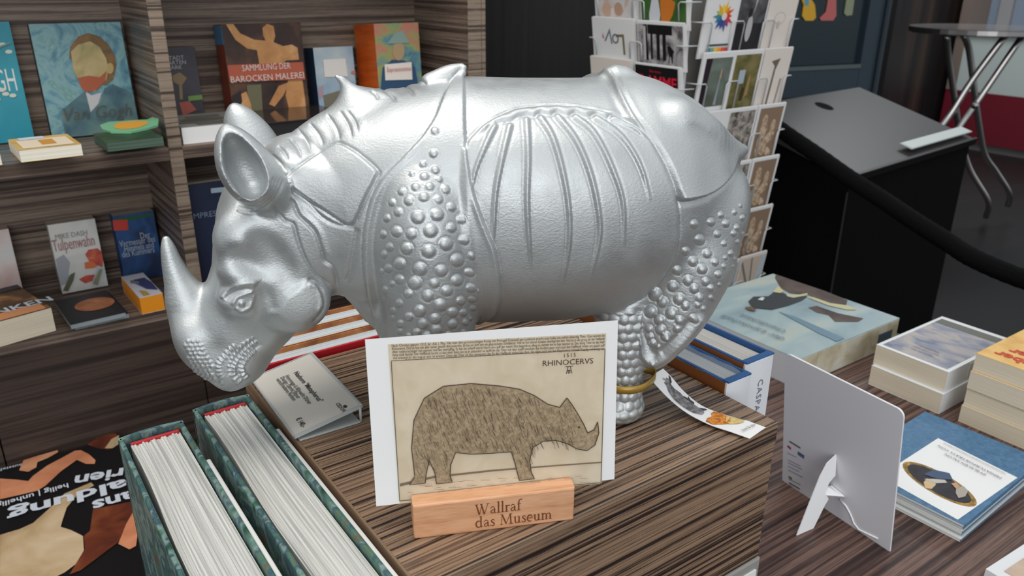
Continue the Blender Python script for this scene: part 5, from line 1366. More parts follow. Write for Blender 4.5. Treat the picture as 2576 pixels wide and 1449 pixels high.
# ------------------------------------------------------------------ postcard rack
RX, RY = 1.357, 1.257
rk = thing('postcard_rack', 'tall white wire postcard rack behind the pale art book', 'card rack', (RX+0.19, RY+0.19, 0))
rc = np.array([RX+0.19, RY+0.19, 0])
tube_obj('pole', [(0, 0, 0.02), (0, 0, 1.75)], 0.016, M['wire'], rk, 14)
bm = bmesh.new(); bmesh.ops.create_cone(bm, cap_ends=True, segments=32, radius1=0.19, radius2=0.17, depth=0.02, matrix=Matrix.Translation((0, 0, 0.01))); mesh_obj('base', bm, M['wire'], rk)
for sx_, sy_ in ((-1, -1), (1, -1), (-1, 1), (1, 1)):
    tube_obj('corner_post', [(sx_*0.148, sy_*0.148, 0.40), (sx_*0.148, sy_*0.148, 1.72)], 0.0035, M['wire'], rk, 8)
for z_ in (0.42, 0.9, 1.35, 1.70):
    bm = bmesh.new()
    for (a, c) in (((-0.148, -0.148), (0.148, -0.148)), ((0.148, -0.148), (0.148, 0.148)), ((0.148, 0.148), (-0.148, 0.148)), ((-0.148, 0.148), (-0.148, -0.148))):
        tube(bm, [(*a, z_), (*c, z_)], 0.003, 6)
    mesh_obj('hoop', bm, M['wire'], rk)
bm = bmesh.new(); bx(bm, (-0.12, -0.12, 0.42), (0.12, 0.12, 1.70), 0.004); mesh_obj('core_panel', bm, col(120, 118, 114), rk)
TILT = math.radians(8)
def pocket(face, col_, ztop, w, h, txt, art, lower, group, thick=0.007):
    if face == 'R':
        ex = np.array([1.0, 0, 0]); nn = np.array([0, -math.cos(TILT), -math.sin(TILT)]); up = np.array([0, -math.sin(TILT), math.cos(TILT)])
        tl = np.array([(1.4125, 1.5165, 1.6255)[col_], RY, ztop])
    else:
        ex = np.array([0, -1.0, 0]); nn = np.array([-math.cos(TILT), 0, -math.sin(TILT)]); up = np.array([-math.sin(TILT), 0, math.cos(TILT)])
        tl = np.array([RX, (1.583, 1.4225)[col_], ztop])
    o = tl-up*h
    t = thing('postcard', txt, 'postcard', tuple(o), [ex, up, nn], group)
    nl = 3
    for i in range(nl):
        d = -thick*i/(nl-1)*0.9
        box('card_front' if i == 0 else 'card_behind', (0.0012*i, -0.0008*i, d-0.0012), (w+0.0010*i, h+0.0014*i*(-1 if i == 2 else 1), d), M['white'] if i else art[0], t, 0.0003)
    if len(art) > 1:
        decal('picture', [(m_, [(x*w, y*h) for x, y in p]) for m_, p in art[1]], t, 0.0004, 0.0002)
    return t, ex, up, nn, o
def full(m_, mx=0.07, my=0.05): return [(m_, rect(mx, my, 1-mx, 1-my))]
spk = []
hues = [(226, 60, 40), (232, 96, 40), (240, 150, 40), (246, 196, 50), (250, 214, 70), (238, 180, 50), (190, 190, 90), (70, 140, 150), (50, 120, 170), (40, 92, 160), (50, 80, 150), (90, 80, 150), (150, 70, 120), (210, 60, 80)]
def star(cx_, cy_, R, asp):
    out = []
    for k in range(14):
        a0, a1, a2 = [2*math.pi*(k+d)/14 for d in (-0.5, 0, 0.5)]
        R1 = R*(1.0 if k % 2 else 0.82)
        c_ = col(*hues[k])
        out.append((c_, [(cx_, cy_), (cx_+0.55*R*math.cos(a0), cy_+0.55*R*math.sin(a0)*asp), (cx_+R1*math.cos(a1), cy_+R1*math.sin(a1)*asp), (cx_+0.55*R*math.cos(a2), cy_+0.55*R*math.sin(a2)*asp)]))
    out.append((col(236, 226, 222), ell_pts(cx_, cy_, 0.24*R, 0.24*R*asp)))
    return out
strip = [(col(52, 84, 84), rect(0.2, 0.185, 0.86, 0.215))]+[(col(*c_), rect(0.2+0.11*i, 0.06, 0.31+0.11*i, 0.16)) for i, c_ in enumerate([(60, 130, 150), (120, 170, 160), (236, 200, 70), (240, 160, 60), (228, 90, 50), (210, 70, 90)])]
gph = painted('grey photo', [(0.35, srgb(56, 54, 58)), (0.6, srgb(92, 92, 96)), (0.8, srgb(140, 138, 138))], 24)
cream = col(236, 226, 218, 0.5)
stone = painted('grey relief print', [(0.34, srgb(70, 66, 62)), (0.48, srgb(138, 130, 122)), (0.6, srgb(186, 178, 168)), (0.75, srgb(110, 104, 98))], 55)
putb = col(146, 122, 102, 0.5); putf = painted('pale figures print', [(0.35, srgb(158, 130, 104)), (0.55, srgb(206, 182, 154)), (0.75, srgb(224, 204, 178))], 90)
def brownfig():
    return [(putb, rect(0.08, 0.05, 0.92, 0.95)), (putf, ell_pts(0.32, 0.74, 0.10, 0.10)), (putf, ell_pts(0.34, 0.56, 0.13, 0.16)), (putf, ell_pts(0.66, 0.62, 0.09, 0.12)), (putf, ell_pts(0.58, 0.42, 0.20, 0.10, rot=0.4)), (putf, ell_pts(0.46, 0.26, 0.14, 0.14)), (putf, ell_pts(0.26, 0.30, 0.08, 0.20)), (putf, ell_pts(0.64, 0.18, 0.16, 0.07, rot=-0.4))]
def stonefig():
    return [(stone, rect(0.06, 0.05, 0.94, 0.95))]
dusk = painted('dusk picture', [(0.35, srgb(84, 92, 78)), (0.55, srgb(120, 132, 124)), (0.75, srgb(140, 156, 168))], 8)
room = painted('green room picture', [(0.3, srgb(66, 66, 34)), (0.45, srgb(108, 104, 58)), (0.6, srgb(140, 128, 84)), (0.75, srgb(84, 96, 48))], 20)
RW_, RH_ = 0.105, 0.148
G_ = 'postcards in the wire rack'
right = [
 (0, 0, 1.3220, 'white postcard with a coloured star burst, upper row of the rack', [M['white'], star(0.56, 0.62, 0.34, 0.70)+strip]),
 (0, 1, 1.3220, 'grey photograph postcard with a pale hooked figure, upper rack row', [M['white'], [(gph, rect(0.04, 0.02, 0.96, 0.98)), (col(40, 38, 44), rect(0.04, 0.02, 0.96, 0.50)), (col(190, 190, 192), ell_pts(0.48, 0.42, 0.10, 0.20)), (col(36, 34, 38), ell_pts(0.44, 0.66, 0.07, 0.07)), (col(186, 186, 188), [(0.50, 0.62), (0.56, 0.70), (0.60, 0.84), (0.54, 0.92), (0.44, 0.90), (0.44, 0.86), (0.54, 0.86), (0.55, 0.74)])]]),
 (0, 2, 1.3220, 'cream postcard with a faint pencil drawing, upper rack row', [cream, [(col(214, 202, 194), ell_pts(0.46, 0.56, 0.20, 0.10)), (cream, ell_pts(0.46, 0.56, 0.17, 0.08)), (col(206, 194, 188), ell_pts(0.44, 0.46, 0.06, 0.06))]]),
 (1, 0, 1.1890, 'postcard of a dusky doorway with a pale candle, second rack row', [M['white'], [(dusk, rect(0.10, 0.16, 0.95, 0.92)), (col(44, 28, 40), [(0.10, 0.16), (0.22, 0.16), (0.30, 0.92), (0.10, 0.92)]), (col(196, 160, 140), [(0.62, 0.60), (0.68, 0.60), (0.67, 0.74), (0.64, 0.74)]), (col(150, 160, 166), [(0.57, 0.18), (0.66, 0.18), (0.66, 0.60), (0.62, 0.60)])]]),
 (1, 1, 1.1890, 'postcard of a green room with a bright window, second rack row', [M['white'], [(room, rect(0.07, 0.08, 0.93, 0.94)), (col(178, 192, 204), rect(0.28, 0.48, 0.48, 0.70)), (col(70, 58, 34), [(0.42, 0.20), (0.56, 0.20), (0.58, 0.40), (0.46, 0.42)]), (col(164, 136, 84), [(0.58, 0.26), (0.70, 0.28), (0.70, 0.56), (0.64, 0.64), (0.60, 0.50)])]]),
 (1, 2, 1.1890, 'cream postcard with a thin trumpet shape, second rack row', [cream, [(col(120, 106, 92), [(0.40, 0.05), (0.47, 0.05), (0.50, 0.66), (0.60, 0.84), (0.30, 0.80), (0.44, 0.72)]), (col(164, 152, 140), [(0.70, 0.05), (0.76, 0.05), (0.80, 0.50), (0.74, 0.50)])]]),
 (2, 0, 1.0560, 'white postcard with a coloured star burst, half hidden by the rump', [M['white'], star(0.56, 0.62, 0.34, 0.70)+strip]),
 (2, 1, 1.0560, 'grey relief postcard, upper one of two alike in the middle column', [M['white'], stonefig()]),
 (2, 2, 1.0560, 'brown postcard of pale figures, topmost of three alike', [M['white'], brownfig()]),
 (3, 1, 0.9240, 'grey relief postcard, lower one of two alike by the tail tip', [M['white'], stonefig()]),
 (3, 2, 0.9240, 'brown postcard of pale figures, middle of three alike', [M['white'], brownfig()]),
 (4, 2, 0.7930, 'brown postcard of pale figures, lowest of three alike', [M['white'], brownfig()]),
 (5, 1, 0.6620, 'pale postcard beside the studded haunch, bottom rack row', [cream, [(col(170, 180, 190), rect(0.55, 0.05, 0.95, 0.95))]]),
 (5, 2, 0.6640, 'pale postcard with crossing grey lines, bottom rack row', [cream, [(col(214, 196, 178), rect(0.05, 0.05, 0.80, 0.95)), (col(196, 206, 216), [(0.62, 0.05), (0.97, 0.05), (0.97, 0.95), (0.80, 0.95)]), (col(120, 128, 132), [(0.05, 0.86), (0.62, 0.12), (0.66, 0.16), (0.08, 0.92)]), (col(130, 136, 138), [(0.40, 0.95), (0.54, 0.42), (0.58, 0.44), (0.45, 0.95)])]]),
]
wire_done = set()
for r_, c_, zt, txt, art in right:
    t, ex, up, nn, o = pocket('R', c_, zt, RW_, RH_, txt, art, None, G_)
def wire_loops(face, cols, zts, w, h):
    for zt in zts:
        for i in range(len(cols)+1):
            bm = bmesh.new()
            if face == 'R':
                xb = cols[i] if i < len(cols) else cols[-1]+w
                ex = np.array([1.0, 0, 0]); nn = np.array([0, -1.0, 0.0]); up = np.array([0, -math.sin(TILT), math.cos(TILT)]); top = np.array([xb, RY, zt])
            else:
                xb = cols[i] if i < len(cols) else cols[-1]-w
                ex = np.array([0, -1.0, 0]); nn = np.array([-1.0, 0, 0.0]); up = np.array([-math.sin(TILT), 0, math.cos(TILT)]); top = np.array([RX, xb, zt])
            f0 = nn*0.0075
            kd = 0.98 if face == 'R' else 0.84
            a = top-up*h*kd-ex*0.020+f0; b_ = top-up*h*0.50-ex*0.020+f0; c = top-up*h*0.46-ex*0.014+f0; d = top-up*h*0.46+ex*0.014+f0; e = top-up*h*0.50+ex*0.020+f0; g = top-up*h*kd+ex*0.020+f0
            if i == 0: pts = [top-up*h*0.46-ex*0.012-nn*0.03, top-up*h*0.46-ex*0.004+f0, d, e, g]
            elif i == len(cols): pts = [a, b_, c, top-up*h*0.46+ex*0.004+f0, top-up*h*0.46+ex*0.012-nn*0.03]
            else: pts = [a, b_, c, d, e, g]
            tube(bm, [p-rc for p in pts], 0.0017, 6)
            mesh_obj('pocket_wire', bm, M['wire'], rk)
wire_loops('R', [1.4125, 1.5205, 1.6275], [1.3220, 1.1890, 1.0560, 0.9240, 0.7930, 0.6640], RW_, RH_)
lw, lh = 0.148, 0.105
snowp = painted('wintry picture', [(0.3, srgb(196, 170, 152)), (0.48, srgb(222, 216, 214)), (0.7, srgb(206, 206, 212))], 26)
grn = painted('green meadow picture', [(0.3, srgb(44, 82, 34)), (0.6, srgb(70, 112, 48)), (0.8, srgb(120, 126, 60))], 24)
bwm = painted('black white picture', [(0.36, srgb(90, 88, 88)), (0.5, srgb(168, 166, 166)), (0.7, srgb(214, 212, 212))], 30)
blackc = col(20, 17, 18); peach = col(240, 230, 220)
pocket('L', 0, 1.3480, lw, lh, 'postcard of pale brown animals in snow, upper left of the rack', [M['white'], full(snowp)+[(col(214, 180, 156), ell_pts(0.30, 0.28, 0.12, 0.16)), (col(196, 160, 136), ell_pts(0.58, 0.30, 0.10, 0.15)), (col(232, 222, 216), ell_pts(0.44, 0.22, 0.05, 0.12))]], None, G_)
pocket('L', 1, 1.3420, lw, lh, 'green postcard with an orange leaf and pale figure, upper left rack', [M['white'], full(grn, 0.03, 0.03)+[(col(214, 218, 226), [(0.20, 0.03), (0.40, 0.03), (0.44, 0.30), (0.40, 0.62), (0.44, 0.97), (0.22, 0.97), (0.26, 0.6), (0.20, 0.3)]), (col(214, 124, 44), [(0.46, 0.06), (0.60, 0.10), (0.70, 0.30), (0.76, 0.55), (0.66, 0.62), (0.70, 0.80), (0.54, 0.74), (0.44, 0.60)]), (col(70, 104, 130), [(0.36, 0.62), (0.42, 0.62), (0.40, 0.86), (0.34, 0.84)])]], None, G_)
tL, e1, u1, n1, o1_ = pocket('L', 0, 1.2545, lw, lh, 'white postcard with scattered letters, left face of the rack', [M['white'], []], None, G_)
text('lettering', 'L', 0.070, (0.104, 0.048), col(128, 118, 76), tL, 'CENTER', math.pi+0.06, 0.0006)
text('lettering', 'o', 0.052, (0.084, 0.054), col(120, 118, 124), tL, 'CENTER', math.pi, 0.0006)
text('lettering', 'V', 0.050, (0.062, 0.066), col(120, 128, 136), tL, 'CENTER', math.pi-0.2, 0.0006)
text('lettering', ',', 0.055, (0.040, 0.046), col(198, 120, 120), tL, 'CENTER', math.pi, 0.0006)
pocket('L', 1, 1.2530, lw, lh, 'black and white postcard of dark posts and a goat', [M['white'], full(bwm, 0.02, 0.06)+[(blackc, rect(0.24, 0.74, 0.76, 0.94)), (blackc, [(0.14, 0.20), (0.25, 0.16), (0.22, 0.94), (0.14, 0.92)]), (blackc, rect(0.30, 0.20, 0.345, 0.94)), (blackc, rect(0.43, 0.20, 0.50, 0.90)), (blackc, rect(0.56, 0.20, 0.63, 0.85)), (col(196, 194, 194), rect(0.148, 0.18, 0.20, 0.90)), (blackc, [(0.68, 0.16), (0.70, 0.34), (0.66, 0.50), (0.72, 0.52), (0.80, 0.42), (0.78, 0.36), (0.77, 0.16), (0.75, 0.16), (0.74, 0.30), (0.71, 0.30), (0.70, 0.16)])]], None, G_)
pocket('L', 0, 1.1615, lw, lh, 'plain cream postcard above the rump ridge', [peach, []], None, G_)
tF, *_ = pocket('L', 1, 1.1590, lw, lh, 'black postcard with red lettering above the silver rump', [M['white'], [(blackc, rect(0.02, 0.02, 0.95, 0.97))]], None, G_)
redl = col(226, 36, 66)
text('lettering', 'FLAMME', 0.036, (0.072, 0.066), redl, tF, 'CENTER', 0, 0.0010, bold=0.0008, width=0.128)
text('lettering', 'Die innere', 0.0085, (0.070, 0.090), redl, tF, 'CENTER', 0, 0.0010)
wire_loops('L', [1.583, 1.4225], [1.3450, 1.2535, 1.1600], lw, lh)

# ------------------------------------------------------------------ books in the bookcase
SZ = {}
def faceout(name, txt, bl_, br_, top_px, t, cover, z, lean=12, pages=None, hard=False, spine=None, group=None, cat='book', front=None):
    """book standing face out, leaning on the back panel (or upright at the shelf front)"""
    L = math.radians(lean); ex = np.array([1.0, 0, 0]); up = np.array([0, math.sin(L), math.cos(L)]); nn = np.array([0, -math.cos(L), math.sin(L)])
    y_ = front if front else BB-0.10
    for _ in range(8):
        x0 = ay(*bl_, y_)[0]; x1 = ay(*br_, y_)[0]
        o = np.array([x0, y_, z+0.0006+t*math.sin(L)])
        T = apl(*top_px, o, nn); h = float((T-o)@up); w = x1-x0
        if front: break
        y_ = BB-0.003-t*math.cos(L)-h*math.sin(L)
    o2 = o-nn*t
    o2[2] = z+0.0006
    b = book(name, txt, cat, w, h, t, cover, pages or M['pg_cream'], tuple(o2), ex, up, hard, group, spine)
    f = loc_on(o2+nn*t, ex, up, nn)
    SZ[b.name] = (w, h)
    return b, f, w, h, t
def lying(name, txt, fl, fr, z, depth, t, cover, pages, group=None, hard=False, cat='book', spine=None):
    a, c = az(*fl, z), az(*fr, z)
    ex = unit(c-a); back = np.array([-ex[1], ex[0], 0]); w = float(np.linalg.norm(c-a))
    o = a+back*depth
    b = book(name, txt, cat, depth, w, t, cover, pages, tuple(o+np.array([0, 0, 0.0003])), -back, ex, hard, group, spine)
    return b, (o, -back, ex), depth, w
def shelf_pic(b, f, t, polys, base=0.0006):
    w_, h_ = SZ[b.name]
    decal('picture', [(m_, [(min(max(q[0], 0.0), w_), min(max(q[1], 0.0), h_)) for q in (f(*p) for p in pts)]) for m_, pts in polys], b, t+base, 0.0006)
UZ, LZ2 = SH1T, SH0T
turq = painted('turquoise cover', [(0.3, srgb(28, 140, 164)), (0.6, srgb(46, 164, 184)), (0.8, srgb(70, 176, 190))], 8, rough=0.4)
b, f, w, h, t = faceout('art_book', 'turquoise art book with white lettering at the left frame edge', (-170, 382), (88, 352), (24, 54), 0.022, turq, UZ, 4)
p0, p1 = np.array(f(-170, 262)), np.array(f(46, 204))
text('lettering', 'VAN GOGH', 0.05, (f(-62, 212)[0], f(10, 205)[1]), col(232, 238, 238), b, 'CENTER', 0, t+0.001, width=f(45, 205)[0]-f(-170, 205)[0])
shelf_pic(b, f, t, [(col(214, 220, 206), ell_pts(*p, 9, 5)) for p in ((6, 112), (22, 130), (14, 236), (32, 240), (-8, 250), (4, 226))]+[(col(120, 150, 140), [(-10, 118), (26, 106), (27, 109), (-10, 124)])])
swirl = painted('blue green swirl print', [(0.28, srgb(66, 110, 132)), (0.42, srgb(96, 148, 166)), (0.55, srgb(136, 178, 184)), (0.66, srgb(110, 158, 158)), (0.8, srgb(168, 196, 194))], 16, (1, 1, 2.0), 5, 0.45, 3.0)
b, f, w, h, t = faceout('art_book', 'blue green swirling painting book with a bearded portrait, second from left', (134, 356), (352, 330), (331, 54), 0.026, swirl, UZ, 4, hard=True, spine=col(22, 22, 26))
hair = painted('ochre hair ink', [(0.3, srgb(96, 80, 50)), (0.6, srgb(140, 104, 60)), (0.8, srgb(168, 120, 72))], 40)
face = painted('ochre face ink', [(0.3, srgb(140, 142, 96)), (0.5, srgb(180, 164, 112)), (0.7, srgb(206, 184, 136))], 30)
coat = painted('teal coat ink', [(0.3, srgb(58, 92, 108)), (0.5, srgb(88, 124, 132)), (0.7, srgb(112, 142, 138))], 26, (1, 1, 0.5))
shelf_pic(b, f, t, [(coat, [(152, 280), (200, 240), (218, 226), (250, 262), (262, 222), (284, 212), (330, 232), (356, 270), (362, 326), (205, 345), (165, 345)]),
                    (col(206, 204, 206), [(214, 228), (230, 240), (256, 232), (246, 262), (228, 282)]),
                    (hair, [(174, 150), (176, 118), (196, 92), (222, 83), (250, 92), (272, 112), (288, 140), (292, 164), (284, 200), (262, 215), (240, 160), (232, 112)]),
                    (face, [(178, 130), (196, 112), (226, 104), (250, 118), (266, 146), (272, 170), (268, 198), (240, 230), (214, 226), (196, 200), (184, 176)]),
                    (col(176, 92, 58), [(194, 196), (222, 190), (250, 194), (268, 178), (262, 206), (242, 226), (216, 232), (204, 220)]),
                    (col(190, 164, 112), ell_pts(276, 172, 9, 14))])
text('lettering', 'Van Gogh', 0.030, (f(242, 282)[0], f(242, 283)[1]), col(84, 88, 84), b, 'CENTER', 0, t+0.006, shear=0.25, width=f(330, 282)[0]-f(158, 282)[0])
gilt = painted('gilt cover', [(0.35, srgb(186, 148, 72)), (0.6, srgb(200, 170, 104)), (0.8, srgb(170, 140, 90))], 20)
for k in range(4):
    t_ = 0.0150
    b, fr_, dd, ww = lying('notebook', ('gilt notebook at the bottom of the white pile on the upper shelf', 'gilt notebook second from the bottom of the white pile', 'gilt notebook third from the bottom of the white pile', 'gilt notebook with a beige picture, topmost of the white pile')[k], (54+k*0, 410-0), (210, 392), UZ+k*(t_+0.0004), 0.085, t_, gilt, M['pg_gilt'], 'gilt notebooks on the upper shelf')
    if k == 3:
        decal('picture', [(col(222, 206, 180), rect(0.02, 0.006, 0.08, ww-0.006)), (col(196, 140, 60), rect(0.03, ww*0.42, 0.065, ww*0.66)), (col(196, 204, 214), rect(0.004, 0.01, 0.022, ww-0.03))], b, t_+0.0005)
for k in range(4):
    b, fr_, dd, ww = lying('notebook', ('pale notebook at the bottom of the far left pile', 'pale notebook second from the bottom of the far left pile', 'pale notebook third from the bottom of the far left pile', 'pale notebook on top of the far left pile')[k], (-120, 432), (6+(k%2), 416), UZ+k*0.0154, 0.085, 0.0150, gilt, M['pg_gilt'], 'pale notebooks at the left frame edge')
dgn = painted('dark green cover', [(0.35, srgb(36, 60, 42)), (0.65, srgb(52, 84, 56))], 20); dge = pages_mat('green edges', (84, 106, 92), (58, 80, 66), 'z')
for k in range(3):
    b, fr_, dd, ww = lying('notepad', ('dark green notepad at the bottom of the green pile', 'dark green notepad in the middle of the green pile', 'dark green notepad directly under the mint green card')[k], (270+k, 383), (414, 367), UZ+k*0.0136, 0.085, 0.0132, dgn, dge, 'green notepads on the upper shelf')
z_t = UZ+3*0.0136
oc = az(325, 322, z_t)
cd = thing('die_cut_card', 'mint green shaped card with an ochre oval on the green pile', 'card', tuple(oc+np.array([0, 0, 0.0006])))
mint = col(116, 178, 138)
bm = bmesh.new()
pts = [tuple(az(*p, z_t)-oc)[:2] for p in [(252, 320), (275, 312), (330, 308), (372, 306), (384, 300), (400, 304), (398, 320), (372, 328), (330, 337), (280, 337), (258, 330)]]
ff_ = bm.faces.new([bm.verts.new((x, y, 0)) for x, y in pts]); ff_.normal_update()
if ff_.normal.z < 0: ff_.normal_flip()
r = bmesh.ops.extrude_face_region(bm, geom=[ff_]); bmesh.ops.translate(bm, vec=(0, 0, 0.003), verts=[v for v in r['geom'] if isinstance(v, bmesh.types.BMVert)])
bmesh.ops.recalc_face_normals(bm, faces=bm.faces); mesh_obj('card', bm, mint, cd)
decal('picture', [(col(214, 156, 52), [tuple(az(*p, z_t)-oc)[:2] for p in [(288, 322), (300, 314), (340, 310), (372, 311), (372, 318), (350, 328), (310, 332), (290, 329)]])], cd, 0.0034)
# lower shelf of the left bay
pink = painted('white and rose cover', [(0.35, srgb(212, 176, 168)), (0.5, srgb(224, 214, 210)), (0.7, srgb(214, 226, 228))], 9)
b, f, w, h, t = faceout('paperback_book', 'white and rose paperback cut by the left frame edge', (-150, 770), (58, 730), (24, 575), 0.030, pink, LZ2, 4)
wdark = painted('dark amber cover picture', [(0.3, srgb(46, 36, 32)), (0.5, srgb(92, 66, 46)), (0.62, srgb(150, 110, 66)), (0.75, srgb(76, 84, 84))], 18)
for k in range(2):
    b, fr_, dd, ww = lying('paperback_book', ('thick cream edged paperback under the amber covered one', 'thick paperback with an amber brown cover and pale title, lower left shelf')[k], (-150, 918), (142, 833), LZ2+k*0.0385, 0.135, 0.0380, wdark, M['pg_cream'], 'thick paperbacks on the lower shelf')
    if k:
        decal('picture', [(col(206, 140, 96), rect(dd-0.030, 0.0, dd-0.001, ww*0.96)), (col(40, 40, 44), rect(0.0, 0.0, 0.020, ww))], b, 0.0386)
        text('lettering', 'INKEN', 0.030, (dd-0.034, ww*0.80), col(186, 196, 204), b, 'CENTER', math.pi/2, 0.0392, bold=0.0006)
tul = painted('white grey cover', [(0.26, srgb(150, 156, 164)), (0.40, srgb(206, 208, 206)), (0.6, srgb(226, 226, 220))], 10)
b, f, w, h, t = faceout('paperback_book', 'white paperback with red tulips and a rose coloured title', (158, 742), (272, 716), (241, 549), 0.034, tul, LZ2, 4, spine=painted('spine green grey', [(0.3, srgb(120, 124, 96)), (0.6, srgb(206, 208, 200))], 14))
rose = painted('tulip red ink', [(0.35, srgb(176, 54, 56)), (0.55, srgb(206, 96, 72)), (0.75, srgb(226, 160, 90))], 40)
shelf_pic(b, f, t, [(col(166, 172, 180), [(140, 652), (160, 640), (176, 660), (172, 690), (182, 706), (150, 720)]), (rose, [(214, 640), (222, 628), (244, 624), (256, 632), (262, 652), (258, 672), (240, 664), (226, 660)]), (col(222, 116, 70), [(212, 660), (230, 656), (246, 668), (236, 674), (214, 676)]), (rose, [(198, 702), (216, 692), (238, 690), (232, 706), (214, 712)]), (col(96, 100, 74), [(158, 730), (176, 690), (188, 684), (184, 704), (170, 732)]), (col(132, 138, 112), [(232, 712), (250, 676), (256, 676), (244, 716)])])
text('lettering', 'Tulpenwahn', 0.03, ((f(131, 616)[0]+f(238, 608)[0])/2, f(186, 612)[1]), col(176, 124, 130), b, 'CENTER', 0, t+0.002, width=f(238, 610)[0]-f(131, 616)[0])
text('lettering', 'MIKE DASH', 0.013, ((f(137, 594)[0]+f(220, 588)[0])/2, f(178, 591)[1]), col(150, 154, 150), b, 'CENTER', 0, t+0.002, width=f(220, 590)[0]-f(138, 594)[0])
dkc = mat('charcoal cover', srgb(38, 37, 42), 0.5); sile = mat('silver page edge', srgb(150, 160, 164), 0.4)
for k in range(2):
    b, fr_, dd, ww = lying('booklet', ('thin charcoal booklet under the copper oval one', 'thin charcoal booklet with a copper oval, lower shelf')[k], (190-k*10, 832-k*2), (326-k*8, 800-k*2), LZ2+k*0.0088, 0.125, 0.0084, dkc, sile, 'charcoal booklets on the lower shelf')
    if k: decal('picture', [(painted('copper ink', [(0.3, srgb(160, 96, 62)), (0.6, srgb(190, 124, 84)), (0.8, srgb(206, 146, 104))], 60), [p for p in ell_pts(dd*0.46, ww*0.62, dd*0.24, ww*0.37, 26) if p[1] < ww])], b, 0.0090)
bluep = painted('deep blue cover', [(0.3, srgb(14, 24, 44)), (0.45, srgb(26, 58, 104)), (0.58, srgb(36, 84, 140)), (0.7, srgb(30, 50, 86)), (0.82, srgb(70, 70, 90))], 12)
b, f, w, h, t = faceout('paperback_book', 'deep blue paperback with a red sticker, beside the tulip book', (318, 724), (416, 702), (394, 528), 0.034, bluep, LZ2, 4)
shelf_pic(b, f, t, [(col(40, 92, 52), [(270, 556), (300, 548), (396, 534), (394, 540), (300, 560)])])
decal('sticker', [(col(206, 66, 54), [f(*p) for p in [(283, 554), (320, 552), (323, 578), (286, 580)]])], b, t+0.0012)
for s_, a, c in (('Der', (352, 594), (376, 590)), ('Vermesser des', (300, 612), (390, 602)), ('Himmels und', (312, 626), (386, 616)), ('des Kummers', (306, 638), (388, 630))):
    text('lettering', s_, 0.017, ((f(*a)[0]+f(*c)[0])/2, (f(*a)[1]+f(*c)[1])/2), col(176, 188, 204), b, 'CENTER', 0, t+0.002, width=f(*c)[0]-f(*a)[0])
orng = mat('orange page edge', srgb(238, 150, 30), 0.5)
b, fr_, dd, ww = lying('paperback_book', 'orange edged paperback with a blue picture lying behind the horn', (358, 792), (416, 779), LZ2, 0.125, 0.030, col(204, 204, 214), orng)
decal('picture', [(col(60, 64, 112), [(0.03, ww*0.35), (0.05, ww*0.30), (0.09, ww*0.55), (0.105, ww*0.95), (0.06, ww*0.97), (0.03, ww*0.85)]), (col(180, 152, 56), [(0.09, 0.008), (0.120, 0.008), (0.120, ww*0.5), (0.10, ww*0.45)]), (col(120, 122, 124), [(0.03, ww*0.22), (0.045, ww*0.15), (0.06, ww*0.45), (0.045, ww*0.5)])], b, 0.0306)
# middle bay, upper shelf
prp = painted('dusky violet cover', [(0.35, srgb(60, 58, 66)), (0.6, srgb(80, 76, 84))], 10)
b, f, w, h, t = faceout('art_book', 'dusky violet book with a palm picture beside the shelf divider', (412, 318), (518, 306), (492, 118), 0.016, prp, UZ, 4)
shelf_pic(b, f, t, [(col(150, 128, 92), [(434, 190), (452, 182), (470, 196), (458, 214), (460, 250), (452, 250), (450, 214), (436, 206)]), (col(176, 92, 80), [(450, 258), (476, 254), (494, 276), (460, 292)]), (col(122, 156, 82), [(472, 242), (508, 238), (510, 250), (474, 254)])])
for s_, y_ in (('STADT', 146), ('GARTEN', 158), ('PARK', 170)):
    text('lettering', s_, 0.010, (f(440, y_)[0], f(440, y_)[1]), col(190, 190, 194), b, 'CENTER', 0, t+0.001)
wrm = painted('warm dark painting', [(0.3, srgb(40, 28, 28)), (0.5, srgb(66, 46, 40)), (0.7, srgb(104, 72, 50))], 16)
rsp = painted('brick red spine', [(0.3, srgb(112, 44, 26)), (0.7, srgb(146, 62, 38))], 12)
b, f, w, h, t = faceout('art_book', 'tall brown art book with a red title band and brick red spine', (592, 318), (782, 296), (752, 56), 0.052, wrm, UZ, 4, spine=rsp, hard=True)
fl1 = painted('amber flesh ink', [(0.3, srgb(176, 118, 70)), (0.55, srgb(204, 148, 92)), (0.78, srgb(222, 176, 124))], 26)
bandm = mat('brick title band', srgb(184, 92, 66), 0.5)
shelf_pic(b, f, t, [(fl1, [(568, 60), (586, 58), (604, 84), (640, 100), (668, 102), (662, 90), (660, 70), (672, 60), (688, 66), (692, 90), (688, 106), (712, 116), (734, 112), (748, 120), (752, 150), (720, 152), (706, 164), (652, 160), (646, 126), (622, 122), (592, 100)]),
                    (fl1, [(724, 200), (760, 198), (772, 290), (770, 310), (738, 312), (728, 280), (718, 240)]), (fl1, [(700, 216), (728, 206), (712, 240), (690, 268), (676, 262)]),
                    (col(110, 106, 80), [(620, 214), (656, 212), (660, 280), (624, 284)]), (fl1, [(606, 236), (618, 230), (630, 262), (636, 300), (600, 306), (596, 280)]), (col(44, 34, 38), [(584, 240), (604, 228), (608, 256), (596, 276), (584, 268)]),
                    (bandm, [(565, 164), (760, 156), (766, 200), (572, 206)])])
for s_, a, c in (('SAMMLUNG DER', (606, 172), (728, 166)), ('BAROCKEN MALEREI', (578, 198), (762, 192))):
    text('lettering', s_, 0.016, ((f(*a)[0]+f(*c)[0])/2, (f(*a)[1]+f(*c)[1])/2), col(228, 214, 206), b, 'CENTER', 0, t+0.006, width=f(*c)[0]-f(*a)[0])
box('spine_label', (-0.0006, h*0.80, 0.002), (0.0002, h-0.002, t-0.002), col(70, 130, 176), b)
